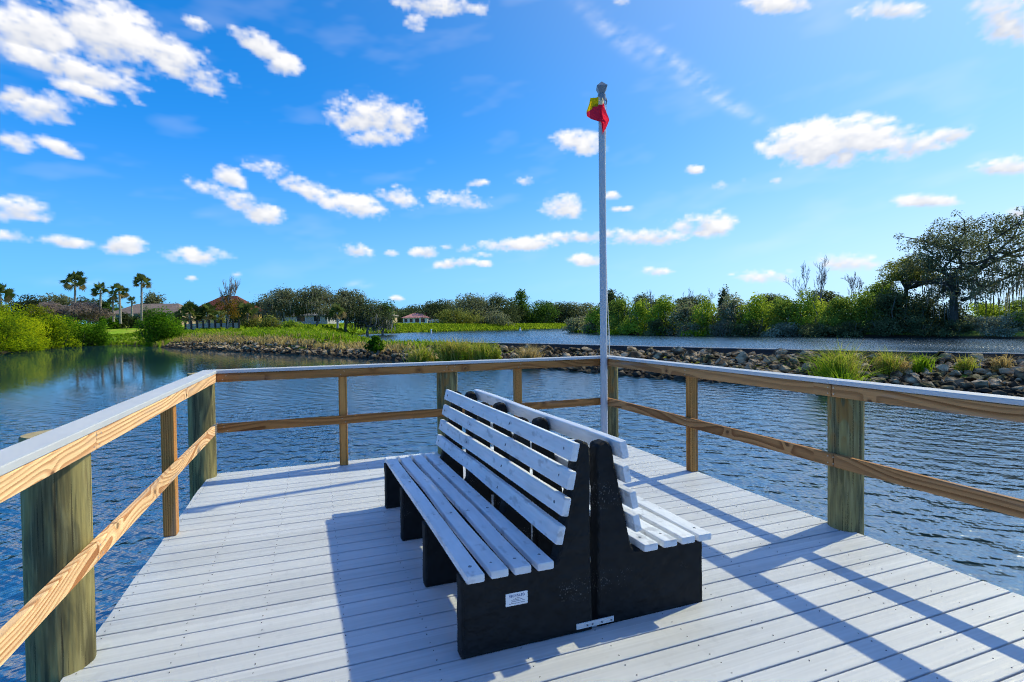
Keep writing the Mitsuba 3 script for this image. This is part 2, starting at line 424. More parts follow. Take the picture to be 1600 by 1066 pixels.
mat('m_rock', rock_color, 0.85, 0.2, lambda p, n, uv: fbm(p.x * 5, p.y * 5, p.z * 5, 5), 0.20)
mat('m_seawall', lambda p, n, uv: mi.Color3f(0.05, 0.048, 0.05) * (0.6 + 0.8 * fbm(p.x * 2, p.y * 2, p.z * 6)), 0.8, 0.2)
mat('m_seawall_cap', lambda p, n, uv: mi.Color3f(0.36, 0.35, 0.34) * (0.7 + 0.6 * fbm(p.x * 2, p.y * 2, p.z * 6)), 0.8, 0.2)
mat('m_bark', lambda p, n, uv: mix((0.10, 0.085, 0.07), (0.27, 0.24, 0.21), fbm(p.x * 3, p.y * 3, p.z * 1.2)), 0.9, 0.1)
mat('m_bark_dark', lambda p, n, uv: mix((0.035, 0.03, 0.026), (0.10, 0.085, 0.07), fbm(p.x * 3, p.y * 3, p.z * 1.2)), 0.9, 0.1)
mat('m_bare', lambda p, n, uv: mix((0.22, 0.18, 0.165), (0.36, 0.31, 0.29), fbm(p.x * 2, p.y * 2, p.z * 2)), 0.9, 0.1)
mat('m_palm_trunk', lambda p, n, uv: mi.Color3f(0.33, 0.30, 0.27) * (0.6 + 0.5 * noise(p.x, p.y, p.z * 4) + 0.25 * noise(p.x * 5, p.y * 5, p.z * 9)), 0.9, 0.1)
VC = {'type': 'mesh_attribute', 'name': 'vertex_color'}
scene['m_leaf'] = {'type': 'principledthin', 'base_color': VC, 'roughness': 0.55, 'diff_trans': 1.2, 'spec_trans': 0.0, 'eta': 1.12}
mat('m_wall_yellow', (0.72, 0.53, 0.20), 0.9, 0.1)
mat('m_wall_white', (0.66, 0.66, 0.64), 0.9, 0.1)
mat('m_wall_grey', (0.38, 0.38, 0.40), 0.9, 0.1)
mat('m_wall_tan', (0.44, 0.34, 0.25), 0.9, 0.1)


def roof(c):
    def fn(p, n, uv):
        return mi.Color3f(c) * (0.7 + 0.35 * noise(p.x * 0.9, p.y * 0.9, p.z * 2) + 0.35 * (noise(p.x * 6, p.y * 6, p.z * 12) - 0.3))
    return fn


mat('m_roof_red', roof((0.14, 0.045, 0.036)), 0.85, 0.15)
mat('m_roof_brown', roof((0.24, 0.18, 0.155)), 0.85, 0.15)
mat('m_roof_pink', roof((0.52, 0.24, 0.22)), 0.85, 0.15)
mat('m_roof_grey', roof((0.25, 0.23, 0.22)), 0.85, 0.15)
mat('m_glass_dark', (0.03, 0.04, 0.05), 0.08, 0.6)
mat('m_fence_post', (0.05, 0.043, 0.04), 0.8, 0.2)
mat('m_fence_panel', lambda p, n, uv: mi.Color3f(0.36, 0.33, 0.31) * (0.75 + 0.5 * fbm(p.x * 2, p.y * 2, p.z * 9)), 0.85, 0.15)
mat('m_white_paint', (0.78, 0.78, 0.78), 0.5, 0.3)

# ------------------------------------------------------------------ the setting: water, ground
WZ = -1.2
NEAR_BANK = [(-19.5, 79.7), (-5, 55.6), (1.4, 45.4), (6.1, 36), (9.8, 30.1), (13.1, 25.8), (17.2, 14.2), (20.7, 8.5), (25.1, 2.5), (40, -20), (62, -60)]
WALL = [(10.3, 49.1), (14.6, 42.4), (18.8, 36.0), (22.0, 29.5), (27.4, 18.9), (33.9, 9.0), (48, -14), (75, -60)]
BASIN = shapely.Polygon([(-48, -60), (-44, 0), (-33.5, 45), (-31, 62), (-33, 72), (-38, 96), (-36, 101), (-29, 95), (-24.8, 91), (-21.6, 84)] + NEAR_BANK)
CHANNEL = shapely.Polygon(WALL[::-1] + [(7.5, 62), (4, 85), (4.5, 119), (12, 148), (22, 171), (48, 192), (113, 231), (190, 290), (230, 290), (150, 232), (116, 175), (75, 133), (69, 126), (65, 90), (79, 56), (87, 35), (105, 0), (125, -60)])
WATER = shapely.union_all([BASIN, CHANNEL])

ctl = [(-400, 150, .5), (-150, 150, 1.2), (0, 85, -.2), (100, 105, .2), (150, 110, .5), (200, 104, .3), (200, 120, 1.2), (200, 150, 3.0), (200, 230, 4.0), (0, 160, 2.0), (300, 82, .0), (340, 112, 1.1), (340, 160, 1.9), (400, 72, .35), (430, 105, .8),
       (450, 165, 1.6), (500, 62, .25), (500, 90, .5), (560, 60, .05), (560, 190, 1.6), (600, 52, -.15), (640, 240, 2.4), (720, 215, .8), (800, 250, .9), (880, 300, .8), (1000, 140, -.1), (1300, 115, -.1), (1600, 95, -.1), (2000, 100, 0), (900, 170, -.1), (-300, 40, 0), (300, 400, 3), (900, 500, 2)]
ctl = [(*site(a, b), c) for a, b, c in ctl] + [(20, 30, -.33), (15, 38, -.3), (28, 13, -.35), (40, -8, -.35), (55, -30, -.35), (20, 20, -.4), (-60, -80, .3), (60, -90, .3), (130, -40, 0)]
ctl = np.array(ctl)
base_height = RBFInterpolator(ctl[:, :2], ctl[:, 2], kernel='linear', smoothing=0.02)


def ground_z(xy):
    xy = np.atleast_2d(np.asarray(xy, float))
    pts = shapely.points(xy[:, 0], xy[:, 1])
    dist = shapely.distance(pts, WATER.boundary)
    wet = shapely.contains_xy(WATER, xy[:, 0], xy[:, 1])
    far = np.hypot(xy[:, 0], xy[:, 1])
    b = np.clip(base_height(np.clip(xy, -600, 700)), -0.6, 5) * np.clip((1600 - far) / 900, 0, 1)
    rocky = (xy @ [0.86, 0.51] > 19) & (xy @ [0.86, 0.51] < 36) & (xy[:, 1] < 52)
    up = WZ - 0.05 + dist * np.where(rocky, 0.17, 0.30)
    land = np.minimum(b, up) + 0.10 * (meshkit.fbm(np.c_[xy * 0.35, xy[:, 0] * 0], 3, 2) - 0.5) * np.clip(dist / 6, 0, 1)
    return np.where(wet, np.maximum(WZ - 0.1 - dist * 0.5, -2.9), land)


def axis_steps(lo, hi, step, far):
    out = list(np.arange(lo, hi + step, step)); s = step
    while out[-1] < far:
        s *= 1.35; out.append(out[-1] + s)
    s = step
    while out[0] > -far:
        s *= 1.35; out.insert(0, out[0] - s)
    return np.array(out)


gx, gy = axis_steps(-75, 135, 1.5, 4500), axis_steps(-45, 200, 1.5, 4500)
GX, GY = np.meshgrid(gx, gy)
gz = ground_z(np.c_[GX.ravel(), GY.ravel()])
i = np.arange(len(gx) * len(gy)).reshape(len(gy), len(gx))
quads = np.stack([i[:-1, :-1], i[:-1, 1:], i[1:, 1:], i[1:, :-1]], -1).reshape(-1, 4)
put('ground', (np.c_[GX.ravel(), GY.ravel(), gz], quads), 'm_ground', True)
labels['ground'] = {'label': 'grassy banks, lawn and muddy shores around the water', 'category': 'ground', 'kind': 'structure'}

rng = np.random.default_rng(11)
waves = []
for k in range(22):
    lam = 0.14 * 1.11 ** k; th = rng.normal(1.15, 0.95); kk = 2 * math.pi / lam
    waves.append((kk * math.cos(th), kk * math.sin(th), rng.uniform(0, 6.28), 0.0023 * lam / 0.5 if lam < 0.4 else 0.0015 * (0.4 / lam) ** 0.6))


def np_step(a, b, x):
    t = np.clip((x - a) / (b - a), 0, 1)
    return t * t * (3 - 2 * t)


sector = YAW + np.radians(np.r_[np.linspace(-180, -56, 14)[:-1], np.linspace(-56, 56, 760), np.linspace(56, 180, 14)[1:-1]])
radii = np.r_[0.3, 1.0, np.geomspace(2.0, 62.0, 560), np.geomspace(63, 4200, 44)]
RR, AA = np.meshgrid(radii, sector, indexing='ij')
wx, wy = EYE[0] + RR * np.sin(AA), EYE[1] + RR * np.cos(AA)
nz = lambda x, y: meshkit.noise(np.stack([x, y, x * 0], -1))
warp = 1.6 * nz(wx * 0.5, wy * 0.5)
hgt = sum(a * np.sin(wx * kx + wy * ky + ph + warp * (1 + ph * 0.2)) * np.clip(2.2 - RR * 0.011 * math.hypot(kx, ky), 0, 1) for kx, ky, ph, a in waves)
hgt = hgt * calm_of(wx, wy, nz, np_step) * np.clip((62 - RR) / 30, 0, 1) * (np.abs((AA - YAW + np.pi) % (2 * np.pi) - np.pi) < 0.975)
i = np.arange(RR.size).reshape(RR.shape); j = np.roll(i, -1, axis=1)
quads = np.stack([i[:-1], j[:-1], j[1:], i[1:]], -1).reshape(-1, 4)
put('water', (np.stack([wx, wy, WZ + hgt], -1).reshape(-1, 3), quads), 'm_water', True)
labels['water'] = {'label': 'blue rippled water of the basin and channel', 'category': 'water', 'kind': 'structure'}

# ------------------------------------------------------------------ deck
PITCHB, W_DECK = 0.1445, 4.877
put('deck__joist', join([bbox((x - .019, -9.3, -.21), (x + .019, -.02, -.028), .002) for x in (0.04, .81, 1.62, 2.44, 3.25, 4.06, 4.83)]), 'm_pine_shade_y')
labels['deck__joist'] = {'label': 'joists under the planks', 'kind': 'stuff'}
for k in range(65):
    y1 = -k * PITCHB - 0.001
    jit = 0.004 * math.sin(k * 7.3)
    put('deck__plank' if k == 0 else f'deck__plank_{k:03d}', bbox((jit, y1 - PITCHB + .0095, -.026), (W_DECK + jit * .7, y1, 0.0008 * math.sin(k * 3.7)), .0025), 'm_plank')
rng = np.random.default_rng(3)
sc = []
for k in range(44):
    for jx in (0.04, .44, .81, 1.22, 1.62, 2.03, 2.44, 2.85, 3.25, 3.66, 4.06, 4.46, 4.83):
        for dy in (.032, .108):
            x, y = jx + rng.normal(0, .006), -k * PITCHB - dy + rng.normal(0, .004)
            th = np.arange(8) * np.pi / 4
            r = .0032
            v = np.c_[x + r * np.cos(th), y + r * np.sin(th), np.full(8, .0022)]
            w = np.c_[x + r * np.cos(th), y + r * np.sin(th), np.full(8, -.006)]
            f = [(0, a, a + 1) for a in range(1, 7)] + [(a, a + 8, (a + 1) % 8) for a in range(8)] + [((a + 1) % 8, a + 8, (a + 1) % 8 + 8) for a in range(8)]
            sc.append((np.vstack([v, w]), np.array(f)))
put('deck__screw', join(sc), 'm_screw')
labels['deck__screw'] = {'label': 'dark screw heads in the planks', 'kind': 'stuff'}
labels['deck'] = {'label': 'grey composite plank deck of the dock above the water', 'category': 'deck', 'kind': 'structure'}

# ------------------------------------------------------------------ piles
rng = np.random.default_rng(21)
def pile(x, y, r, top, label):
    k = thing('dock_pile', label, 'piling')
    n = 44
    zs = np.r_[-3.2, -2.2, np.linspace(-1.6, top - .02, 40), top - .006, top]
    th = np.arange(n) * 2 * np.pi / n
    A, Z = np.meshgrid(th, zs)
    rad = r * (1 + .05 * (meshkit.fbm(np.stack([np.cos(A) * 2.2 + x, np.sin(A) * 2.2 + y, Z * .7], -1), 3, 4) - .5) + .012 * (meshkit.noise(np.stack([np.cos(A) * 9, np.sin(A) * 9, Z * 3], -1), 5) - .5))
    rad[-1] -= .006
    v = np.stack([x + rad * np.cos(A), y + rad * np.sin(A), Z], -1).reshape(-1, 3)
    i = np.arange(n); fs = []
    for q in range(len(zs) - 1):
        fs.append(np.stack([q * n + i, q * n + (i + 1) % n, (q + 1) * n + (i + 1) % n, (q + 1) * n + i], 1))
    put(k + '__shaft', (v, np.vstack(fs)), 'm_pile', True)
    c = np.vstack([v[-n:] + [0, 0, .0005], [[x, y, top + .0005]]])
    put(k + '__top', (c, np.stack([i, (i + 1) % n, i * 0 + n], 1)), 'm_pile_top')


XL, YB, XR, CAPW, CZ0, CZ1 = .126, -.251, 4.754, .142, 1.107, 1.139
pile(-.045, -3.39, .127, CZ0 - .002, 'thick olive wooden pile nearest the left edge of the picture, lit yellowish on one side')
pile(-.045, -.09, .128, CZ0 - .002, 'round wooden pile at the back left corner of the deck')
pile(2.615, -.085, .128, CZ0 - .002, 'round wooden pile behind the middle of the back railing, partly hidden by the bench')
pile(4.915, -.085, .123, 1.000, 'round wooden pile right behind the foot of the flagpole, cut off under the rail')
pile(4.913, -3.57, .120, CZ0 - .002, 'round grey-green wooden pile in the right-hand railing where its boards join')
pile(-.045, -7.0, .127, CZ0 - .002, 'round wooden pile of the left railing beside the viewer')
pile(4.913, -7.0, .120, CZ0 - .002, 'round wooden pile of the right railing beside the viewer')

# ------------------------------------------------------------------ railings
def quad_prism(xy, z0, z1, b=.004):
    """a mitred board from its four corners seen from above, edges eased"""
    p = np.array(xy, float); c = p.mean(0)
    inn = []
    for a in range(4):
        e1, e2 = p[a - 1] - p[a], p[(a + 1) % 4] - p[a]
        inn.append(p[a] + b * (e1 / np.linalg.norm(e1) + e2 / np.linalg.norm(e2)))
    inn = np.array(inn)
    pts = [np.r_[q, z] for q in p for z in (z0 + b, z1 - b)] + [np.r_[q, z] for q in inn for z in (z0, z1)]
    return hull(np.array(pts))


def nails(key, pts, axis):
    ms = []
    for x, y, z in pts:
        o = np.array({'x': (.0018, 0, 0), 'y': (0, .0018, 0)}[axis])
        ms.append(tube([np.array([x, y, z]) - 4 * o, np.array([x, y, z]) + o], .0045, 8))
    put(key, join(ms), 'm_bright_bolt')
    labels[key] = {'kind': 'stuff'}


OUT = CAPW
L = thing('railing', 'sunlit timber railing with a grey cap along the left side of the deck', 'railing')
put(L + '__cap', quad_prism([(XL, -9.3), (XL, YB), (XL - OUT, YB + OUT), (XL - OUT, -9.3)], CZ0, CZ1), 'm_cap')
for y0, y1 in ((-9.3, -3.417), (-3.414, -.213)):
    put(L + '__top_board', bbox((XL - .043, y0, 1.015), (XL - .005, y1, 1.104), .0035), 'm_pine_lit')
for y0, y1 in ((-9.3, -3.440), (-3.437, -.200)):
    put(L + '__middle_board', bbox((XL - .043, y0, .482), (XL - .005, y1, .576), .0045), 'm_pine_lit')
for y in (-1.815, -5.35, -8.9):
    put(L + '__post', bbox((XL - .132, y, .0025), (XL - .0445, y + .089, 1.105), .004), 'm_pine_z')
nails(L + '__nail', [(XL - .005, y + dy, z) for y in (-1.79, -3.39, -3.45, -.12, -5.32) for dy, z in ((0, 1.035), (.03, 1.085), (.01, .505), (.04, .555))], 'x')

B = thing('railing', 'shaded timber railing with a grey cap along the back of the deck', 'railing')
put(B + '__cap', quad_prism([(XL, YB), (XR, YB), (XR + OUT, YB + OUT), (XL - OUT, YB + OUT)], CZ0 + .0005, CZ1 + .0005), 'm_cap')
put(B + '__top_board', bbox((XL - .004, YB + .005, 1.0145), (2.60, YB + .043, 1.1035), .0035), 'm_pine_shade_x')
put(B + '__top_board', bbox((2.603, YB + .005, 1.0145), (XR + .002, YB + .043, 1.1035), .0035), 'm_pine_shade_x')
put(B + '__middle_board', bbox((XL - .004, YB + .005, .482), (2.58, YB + .043, .576), .0045), 'm_pine_shade_x')
put(B + '__middle_board', bbox((2.583, YB + .005, .482), (XR + .005, YB + .043, .576), .0045), 'm_pine_shade_x')
for x in (1.336, 3.475):
    put(B + '__post', bbox((x, YB + .0445, .0025), (x + .089, YB + .132, 1.105), .004), 'm_pine_z')
nails(B + '__nail', [(x + dx, YB + .005, z) for x in (1.38, 3.52, 2.56, 2.66, .2, 4.7) for dx, z in ((-.02, 1.04), (.015, 1.08), (-.015, .545), (.02, .505))], 'y')

R = thing('railing', 'timber railing with a grey cap along the right, shaded side of the deck', 'railing')
put(R + '__cap', quad_prism([(XR, -3.549), (XR + OUT, -3.549), (XR + OUT, YB + OUT), (XR, YB)], CZ0, CZ1), 'm_cap')
put(R + '__cap', quad_prism([(XR, -9.3), (XR + OUT, -9.3), (XR + OUT, -3.552), (XR, -3.552)], CZ0, CZ1), 'm_cap')
for y0, y1 in ((-9.3, -3.572), (-3.565, -.213)):
    put(R + '__top_board', bbox((XR + .005, y0, 1.012), (XR + .043, y1, 1.104), .0035), 'm_pine_shade_y')
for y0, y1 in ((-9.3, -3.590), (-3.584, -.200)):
    put(R + '__middle_board', bbox((XR + .005, y0, .480), (XR + .043, y1, .578), .0045), 'm_pine_shade_y')
for y in (-1.935, -5.35, -8.9):
    put(R + '__post', bbox((XR + .0445, y, .0025), (XR + .132, y + .089, 1.105), .004), 'm_pine_z')
nails(R + '__nail', [(XR + .005, y, z) for y in (-3.545, -3.592, -1.89, -.3) for z in (1.035, 1.08, .505, .555)], 'x')

# ------------------------------------------------------------------ benches
def loft(prof, t, b, wob=0.0, seed=0):
    """profile (a, z) extruded along b by t with eased edges; returns vertices in (a, b, z)"""
    p = np.array(prof, float)
    q = []
    for k in range(len(p)):        # resample so the surface can be roughened
        s = p[(k + 1) % len(p)] - p[k]; n = max(1, int(np.hypot(*s) / .03))
        q += [p[k] + s * m / n for m in range(n)]
    p = np.array(q); d = np.roll(p, -1, 0) - np.roll(p, 1, 0)
    nrm = np.stack([d[:, 1], -d[:, 0]], 1); nrm /= np.linalg.norm(nrm, axis=1, keepdims=True)
    if np.sum(p[:, 0] * np.roll(p[:, 1], -1) - p[:, 1] * np.roll(p[:, 0], -1)) < 0: nrm = -nrm
    rings = [(0, b), (b * .3, b * .3), (b, 0), (t * .5, 0), (t - b, 0), (t - b * .3, b * .3), (t, b)]
    v = np.array([[np.r_[pt - nn * inset, y] for pt, nn in zip(p, nrm)] for y, inset in rings]).reshape(-1, 3)[:, [0, 2, 1]]
    m, i, fs = len(p), np.arange(len(p)), []
    ccw = np.sum(p[:, 0] * np.roll(p[:, 1], -1) - p[:, 1] * np.roll(p[:, 0], -1)) > 0
    for k in range(len(rings) - 1):
        c = np.stack([k * m + i, k * m + (i + 1) % m, (k + 1) * m + (i + 1) % m, (k + 1) * m + i], 1)
        c = c if ccw else c[:, ::-1]
        fs += [c[:, [0, 1, 2]], c[:, [0, 2, 3]]]
    vv, ff = trimesh.creation.triangulate_polygon(shapely.Polygon(v[:m][:, [0, 2]]), engine='earcut')
    ff = np.array(ff)
    idx = np.array([int(np.argmin(np.hypot(*(v[:m][:, [0, 2]] - w).T))) for w in vv])
    cap = idx[ff]
    cr = np.cross(v[cap[:, 1]] - v[cap[:, 0]], v[cap[:, 2]] - v[cap[:, 0]])[:, 1]
    cap = np.where((cr > 0)[:, None], cap[:, ::-1], cap)     # faces towards -b
    fs += [cap, cap[:, ::-1] + (len(rings) - 1) * m]
    if wob:
        v = v + wob * (np.stack([meshkit.fbm(v * 14 + 7 * s + seed, 3, s) for s in range(3)], -1) - .5)
        v[:, 2] = np.maximum(v[:, 2], .002)
    return v, np.vstack(fs)


def slat(length, wd, th, seed):
    """a plastic lumber slat along b: width across a, thickness in z, softly rounded, slightly uneven"""
    r, pts = .007, []
    for cx, cz, a0 in ((wd / 2 - r, th / 2 - r, 0), (-wd / 2 + r, th / 2 - r, 90), (-wd / 2 + r, -th / 2 + r, 180), (wd / 2 - r, -th / 2 + r, 270)):
        pts += [(cx + r * math.cos(math.radians(a0 + t)), cz + r * math.sin(math.radians(a0 + t))) for t in (0, 30, 60, 90)]
    pts = np.array(pts); n = len(pts)
    bs = np.r_[0, .0015, .006, np.linspace(.03, length - .03, 26), length - .006, length - .0015, length]
    sc_ = np.array([.80, .94, 1] + [1] * 26 + [1, .94, .80])
    rg = np.random.default_rng(seed)
    ph, am = rg.uniform(0, 6.28, 4), rg.normal(0, .0022, 4)
    v = []
    for b, s in zip(bs, sc_):
        q = pts.copy()
        if s < 1: q = np.sign(q) * (np.abs(q) - (1 - s) * .03)
        da = am[0] * math.sin(b * 2.2 + ph[0]) + am[1] * .6 * math.sin(b * 5 + ph[1])
        dz = am[2] * math.sin(b * 4.2 + ph[2]) + am[3] * .6 * math.sin(b * 8 + ph[3])
        v.append(np.c_[q[:, 0] + da, np.full(n, b), q[:, 1] + dz])
    v = np.vstack(v); i, fs = np.arange(n), []
    for k in range(len(bs) - 1):
        c = np.stack([k * n + i, (k + 1) * n + i, (k + 1) * n + (i + 1) % n, k * n + (i + 1) % n], 1)
        fs += [c[:, [0, 1, 2]], c[:, [0, 2, 3]]]
    fs.append(np.stack([i[1:-1] * 0, i[1:-1], i[2:]], 1)[:, [0, 1, 2]])
    fs.append(np.stack([i[1:-1] * 0, i[2:], i[1:-1]], 1) + (len(bs) - 1) * n)
    return v, np.vstack(fs)


TH, SK = .0365, -.010
def to_world(v, org, mirror=False):
    a = -v[:, 0] if mirror else v[:, 0]
    return np.c_[org[0] + a - TH * v[:, 1], org[1] + v[:, 1] + SK * a, v[:, 2] + org[2]]


PROF = [(0, 0), (0, .383), (.49, .383), (.502, .40), (.528, .505), (.555, .63), (.582, .755), (.606, .87), (.613, .915), (.621, .948), (.633, .970), (.649, .981), (.666, .981), (.681, .970), (.691, .950), (.695, .915), (.692, .78), (.688, .60), (.691, .35), (.697, .02), (.697, 0)]


def bench(org, mirror, front_cut, label, seed):
    k = thing('park_bench', label, 'bench', 'grey slatted benches set back to back on the deck')
    prof = [(max(a, front_cut) + (.020 if mirror and a > .68 else 0), z) for a, z in PROF]
    w = lambda v, f: (to_world(v, org, mirror), f[:, ::-1] if mirror else f)
    for j in range(4):
        v, f = loft(prof, .085, .012, .007, seed + j)
        put(k + '__support', w(v + [0, j * .742, 0], f), 'm_black', 40)
    bolts = []

    def bolt(c, nrm):
        c, nrm = np.array(c), np.array(nrm) / np.linalg.norm(nrm)
        bolts.append(w(*tube([c - nrm * .006, c + nrm * .001, c + nrm * .0022], [.0085, .0085, .006], 10)))

    L_ = 2.40
    for j in range(4):
        v, f = slat(L_, .088, .040, seed * 31 + j)
        a = .014 + .044 + j * .1185
        put(k + '__seat_slat', w(v + [a, -.05, .383 + .0195], f), 'm_slat', 35)
        for s in range(4):
            bolt((a + .012 * math.sin(j * 5 + s), s * .742 + .045, .4225), (0, 0, 1))
    til = .215
    ca, sa = math.cos(til), math.sin(til)
    for j in range(4):
        v, f = slat(L_, .094, .040, seed * 57 + j)
        # width runs up the leaning back, thickness towards the sitter
        up = np.stack([v[:, 0] * sa - v[:, 2] * ca, v[:, 1], v[:, 0] * ca + v[:, 2] * sa], 1)
        zc = .945 - j * .1345
        ac = .6075 - .019 * ca - (.945 - zc) * til - .004
        put(k + '__back_slat', w(up + [ac, -.05 + .012 * math.sin(j * 9 + seed), zc], f), 'm_slat', 35)
        for s in range(4):
            bolt((ac - .020 * ca, s * .742 + .045, zc + .020 * sa), (-ca, 0, sa))
    put(k + '__bolt', join(bolts), 'm_bolt')
    labels[k + '__bolt'] = {'label': 'small dark bolts in the slats', 'kind': 'stuff'}
    return k


ORG = (1.731, -4.058, 0.0)
b1 = bench(ORG, False, 0.0, 'grey slatted bench facing left, with a small white plate on its black end support', 1)
b2 = bench((3.185, -4.050, -.013), True, .038, 'grey slatted bench facing right, back to back behind the one with the white plate', 5)

wl = lambda v, f: (to_world(v, ORG), f)
pv = bbox((.221, -.0035, .2135), (.336, -.0005, .2765), .0012)
put(b1 + '__label_plate', wl(*pv), 'm_white_plate')
labels[b1 + '__label_plate'] = {'label': 'small white plate reading RECYCLED'}


def letters(text, h, a, z, bold=False):
    m = meshkit.text_mesh(text, h, .0008, bold)
    v = np.array(m.vertices); v[:, 0] -= (v[:, 0].min() + v[:, 0].max()) / 2
    return to_world(np.c_[a + v[:, 0], -.0036 - v[:, 2], z + v[:, 1]], ORG), np.array(m.faces)


put(b1 + '__label_plate__lettering', letters('RECYCLED', .0115, .2785, .2565, True), 'm_blue_ink')
fp = [wl(*bbox((.2785 - w_ / 2 + o, -.0042, z), (.2785 + w_ / 2 + o, -.0036, z + .003), .0002)) for w_, z, o in ((.03, .2475, .004), (.06, .2405, 0), (.05, .2335, -.006), (.016, .2335, .034), (.085, .2235, 0))]
put(b1 + '__label_plate__fine_print', join(fp), 'm_grey_ink')
put(b1 + '__connecting_bar', (lambda m: (to_world(m[0] @ np.array([[1, 0, .005], [0, 1, 0], [0, 0, 1]]), ORG), m[1]))(bbox((.600, -.009, .021), (.818, -.001, .049), .0015)), 'm_alu')
put(b1 + '__connecting_bar__screw', join([wl(*tube([(a, -.013, .038), (a, -.008, .038)], .0045, 8)) for a in (.66, .69, .745, .80)]), 'm_screw')
labels[b1 + '__connecting_bar__screw'] = {'kind': 'stuff'}

# ------------------------------------------------------------------ flagpole, flag, rope
PX, PY = 4.700, -.312
k = thing('flagpole', 'tall grey-white flagpole with a pointed cap in the far corner of the deck', 'flagpole')
put(k + '__pole', lathe([(0, .0025)] + [(.047 - .002 * z / 4.585, max(z, .0025)) for z in np.linspace(0, 4.585, 60)] + [(0, 4.585)], (PX, PY), 36), 'm_pole', 30)
put(k + '__base_plate', lathe([(.0, .003), (.085, .003), (.085, .016), (.05, .018), (.048, .06)], (PX, PY), 24), 'm_pole', 30)
put(k + '__collar', lathe([(.045, 4.52), (.053, 4.522), (.053, 4.60), (.047, 4.603), (0, 4.603)], (PX, PY), 28), 'm_finial', 30)
s = .068
a = .35
c4 = lambda h, z: [(PX + h * 1.414 * math.cos(a + q * math.pi / 2), PY + h * 1.414 * math.sin(a + q * math.pi / 2), z) for q in range(4)]
fin = np.array(c4(.030, 4.602) + c4(s, 4.690) + c4(s, 4.700) + [(PX, PY, 4.775)])
put(k + '__finial', hull(fin), 'm_finial')
put(k + '__pulley', join([tube([(PX - .052, PY - .03, 4.53), (PX - .052, PY - .055, 4.53)], .026, 14), tube([(PX - .03, PY - .02, 4.55), (PX - .055, PY - .05, 4.545)], .008, 6)]), 'm_finial')
put(k + '__hook', join([tube([(PX + .052, PY - .02, 4.47), (PX + .058, PY - .03, 4.52), (PX + .05, PY - .02, 4.56)], .008, 6)]), 'm_finial')

k = thing('halyard', 'thin pale rope hanging down the right of the flagpole to the corner pile', 'rope')
sag = lambda p, q, n, s_: [tuple(np.array(p) + (np.array(q) - np.array(p)) * t + np.array([s_ * math.sin(math.pi * t), 0, 0])) for t in np.linspace(0, 1, n)]
knot = (PX + .135, PY + .09, 1.42)
end = (4.845, -.20, 1.03)
put(k + '__line', join([tube(sag((PX + .055, PY - .02, 4.50), knot, 24, -.03), .0045, 6), tube(sag((PX + .05, PY + .0, 4.50), (PX + .125, PY + .07, 1.5), 24, -.045), .0042, 6), tube(sag(knot, end, 10, .004), .0048, 6), tube(sag((PX + .125, PY + .07, 1.5), (4.825, -.205, 1.05), 10, .02), .0045, 6)]), 'm_rope')
put(k + '__knot', join([tube([knot, (knot[0] + .004, knot[1], knot[2] - .06)], [.012, .009], 8), tube([(knot[0] - .012, knot[1], knot[2] - .02), (knot[0] + .016, knot[1], knot[2] - .03)], .009, 8)]), 'm_rope')
put(k + '__tail', join([tube([(4.825, -.205, 1.12), (4.822, -.205, 1.06), (4.832, -.20, 1.004), (4.86, -.19, 1.006), (4.91, -.16, 1.006), (4.98, -.12, 1.005), (5.02, -.13, .985)], .006, 6), tube([(4.822, -.207, 1.115), (4.828, -.207, 1.03)], [.012, .016], 8)]), 'm_rope')


def flag():
    k = thing('flag', 'small crumpled yellow and red flag hanging near the top of the flagpole', 'flag')
    nu, nv = 26, 34
    dep = 7.13
    # outline of the hanging cloth in metres: across (to the right of the pole axis) and height
    left = np.array([(-.150, 4.545), (-.165, 4.47), (-.205, 4.36), (-.195, 4.30), (-.135, 4.262), (-.06, 4.235), (-.012, 4.22), (.004, 4.07)])
    right = np.array([(.012, 4.535), (.022, 4.48), (.030, 4.42), (.055, 4.34), (.078, 4.275), (.090, 4.225), (.060, 4.15), (.006, 4.065)])
    tt = np.linspace(0, 1, len(left)); t = np.linspace(0, 1, nv)
    Lp, Rp = (np.stack([np.interp(t, tt, q[:, c]) for c in (0, 1)], -1) for q in (left, right))
    u = np.linspace(0, 1, nu)
    G = Lp[:, None] * (1 - u)[None, :, None] + Rp[:, None] * u[None, :, None]
    U, V = np.meshgrid(u, t)
    fold = .016 * np.sin(U * 8 + V * 4.2) + .008 * np.sin(U * 15 - V * 6 + 1) + .006 * np.sin(V * 11 + U * 4)
    side = np.array([math.cos(.49), -math.sin(.49)]); away = np.array([math.sin(.49), math.cos(.49)])
    X = PX + G[..., 0] * side[0] + (fold - .075) * away[0]
    Y = PY + G[..., 0] * side[1] + (fold - .075) * away[1]
    v = np.stack([X, Y, G[..., 1]], -1).reshape(-1, 3)
    i = np.arange(nu * nv).reshape(nv, nu)
    q = np.stack([i[:-1, :-1], i[:-1, 1:], i[1:, 1:], i[1:, :-1]], -1).reshape(-1, 4)
    uc, vc = U.ravel()[q].mean(1), V.ravel()[q].mean(1)
    yel = vc + .10 * uc < .29
    cream = yel & (uc > .62)
    fold_shade = yel & ~cream & (np.abs(vc - .23 + .12 * (uc - .4)) < .035) & (uc > .28)  # shade of a fold painted as a darker yellow band
    red = ~yel
    for nm, sel, m in (('yellow_panel', yel & ~cream & ~fold_shade, 'm_flag_yellow'), ('cream_panel', cream, 'm_flag_cream'), ('dark_fold_stripe', fold_shade, 'm_flag_fold_shade'), ('red_panel', red, 'm_flag_red')):
        f = q[sel]; ids, inv = np.unique(f, return_inverse=True)
        put(k + '__' + nm, (v[ids], inv.reshape(f.shape)), m, True)


flag()

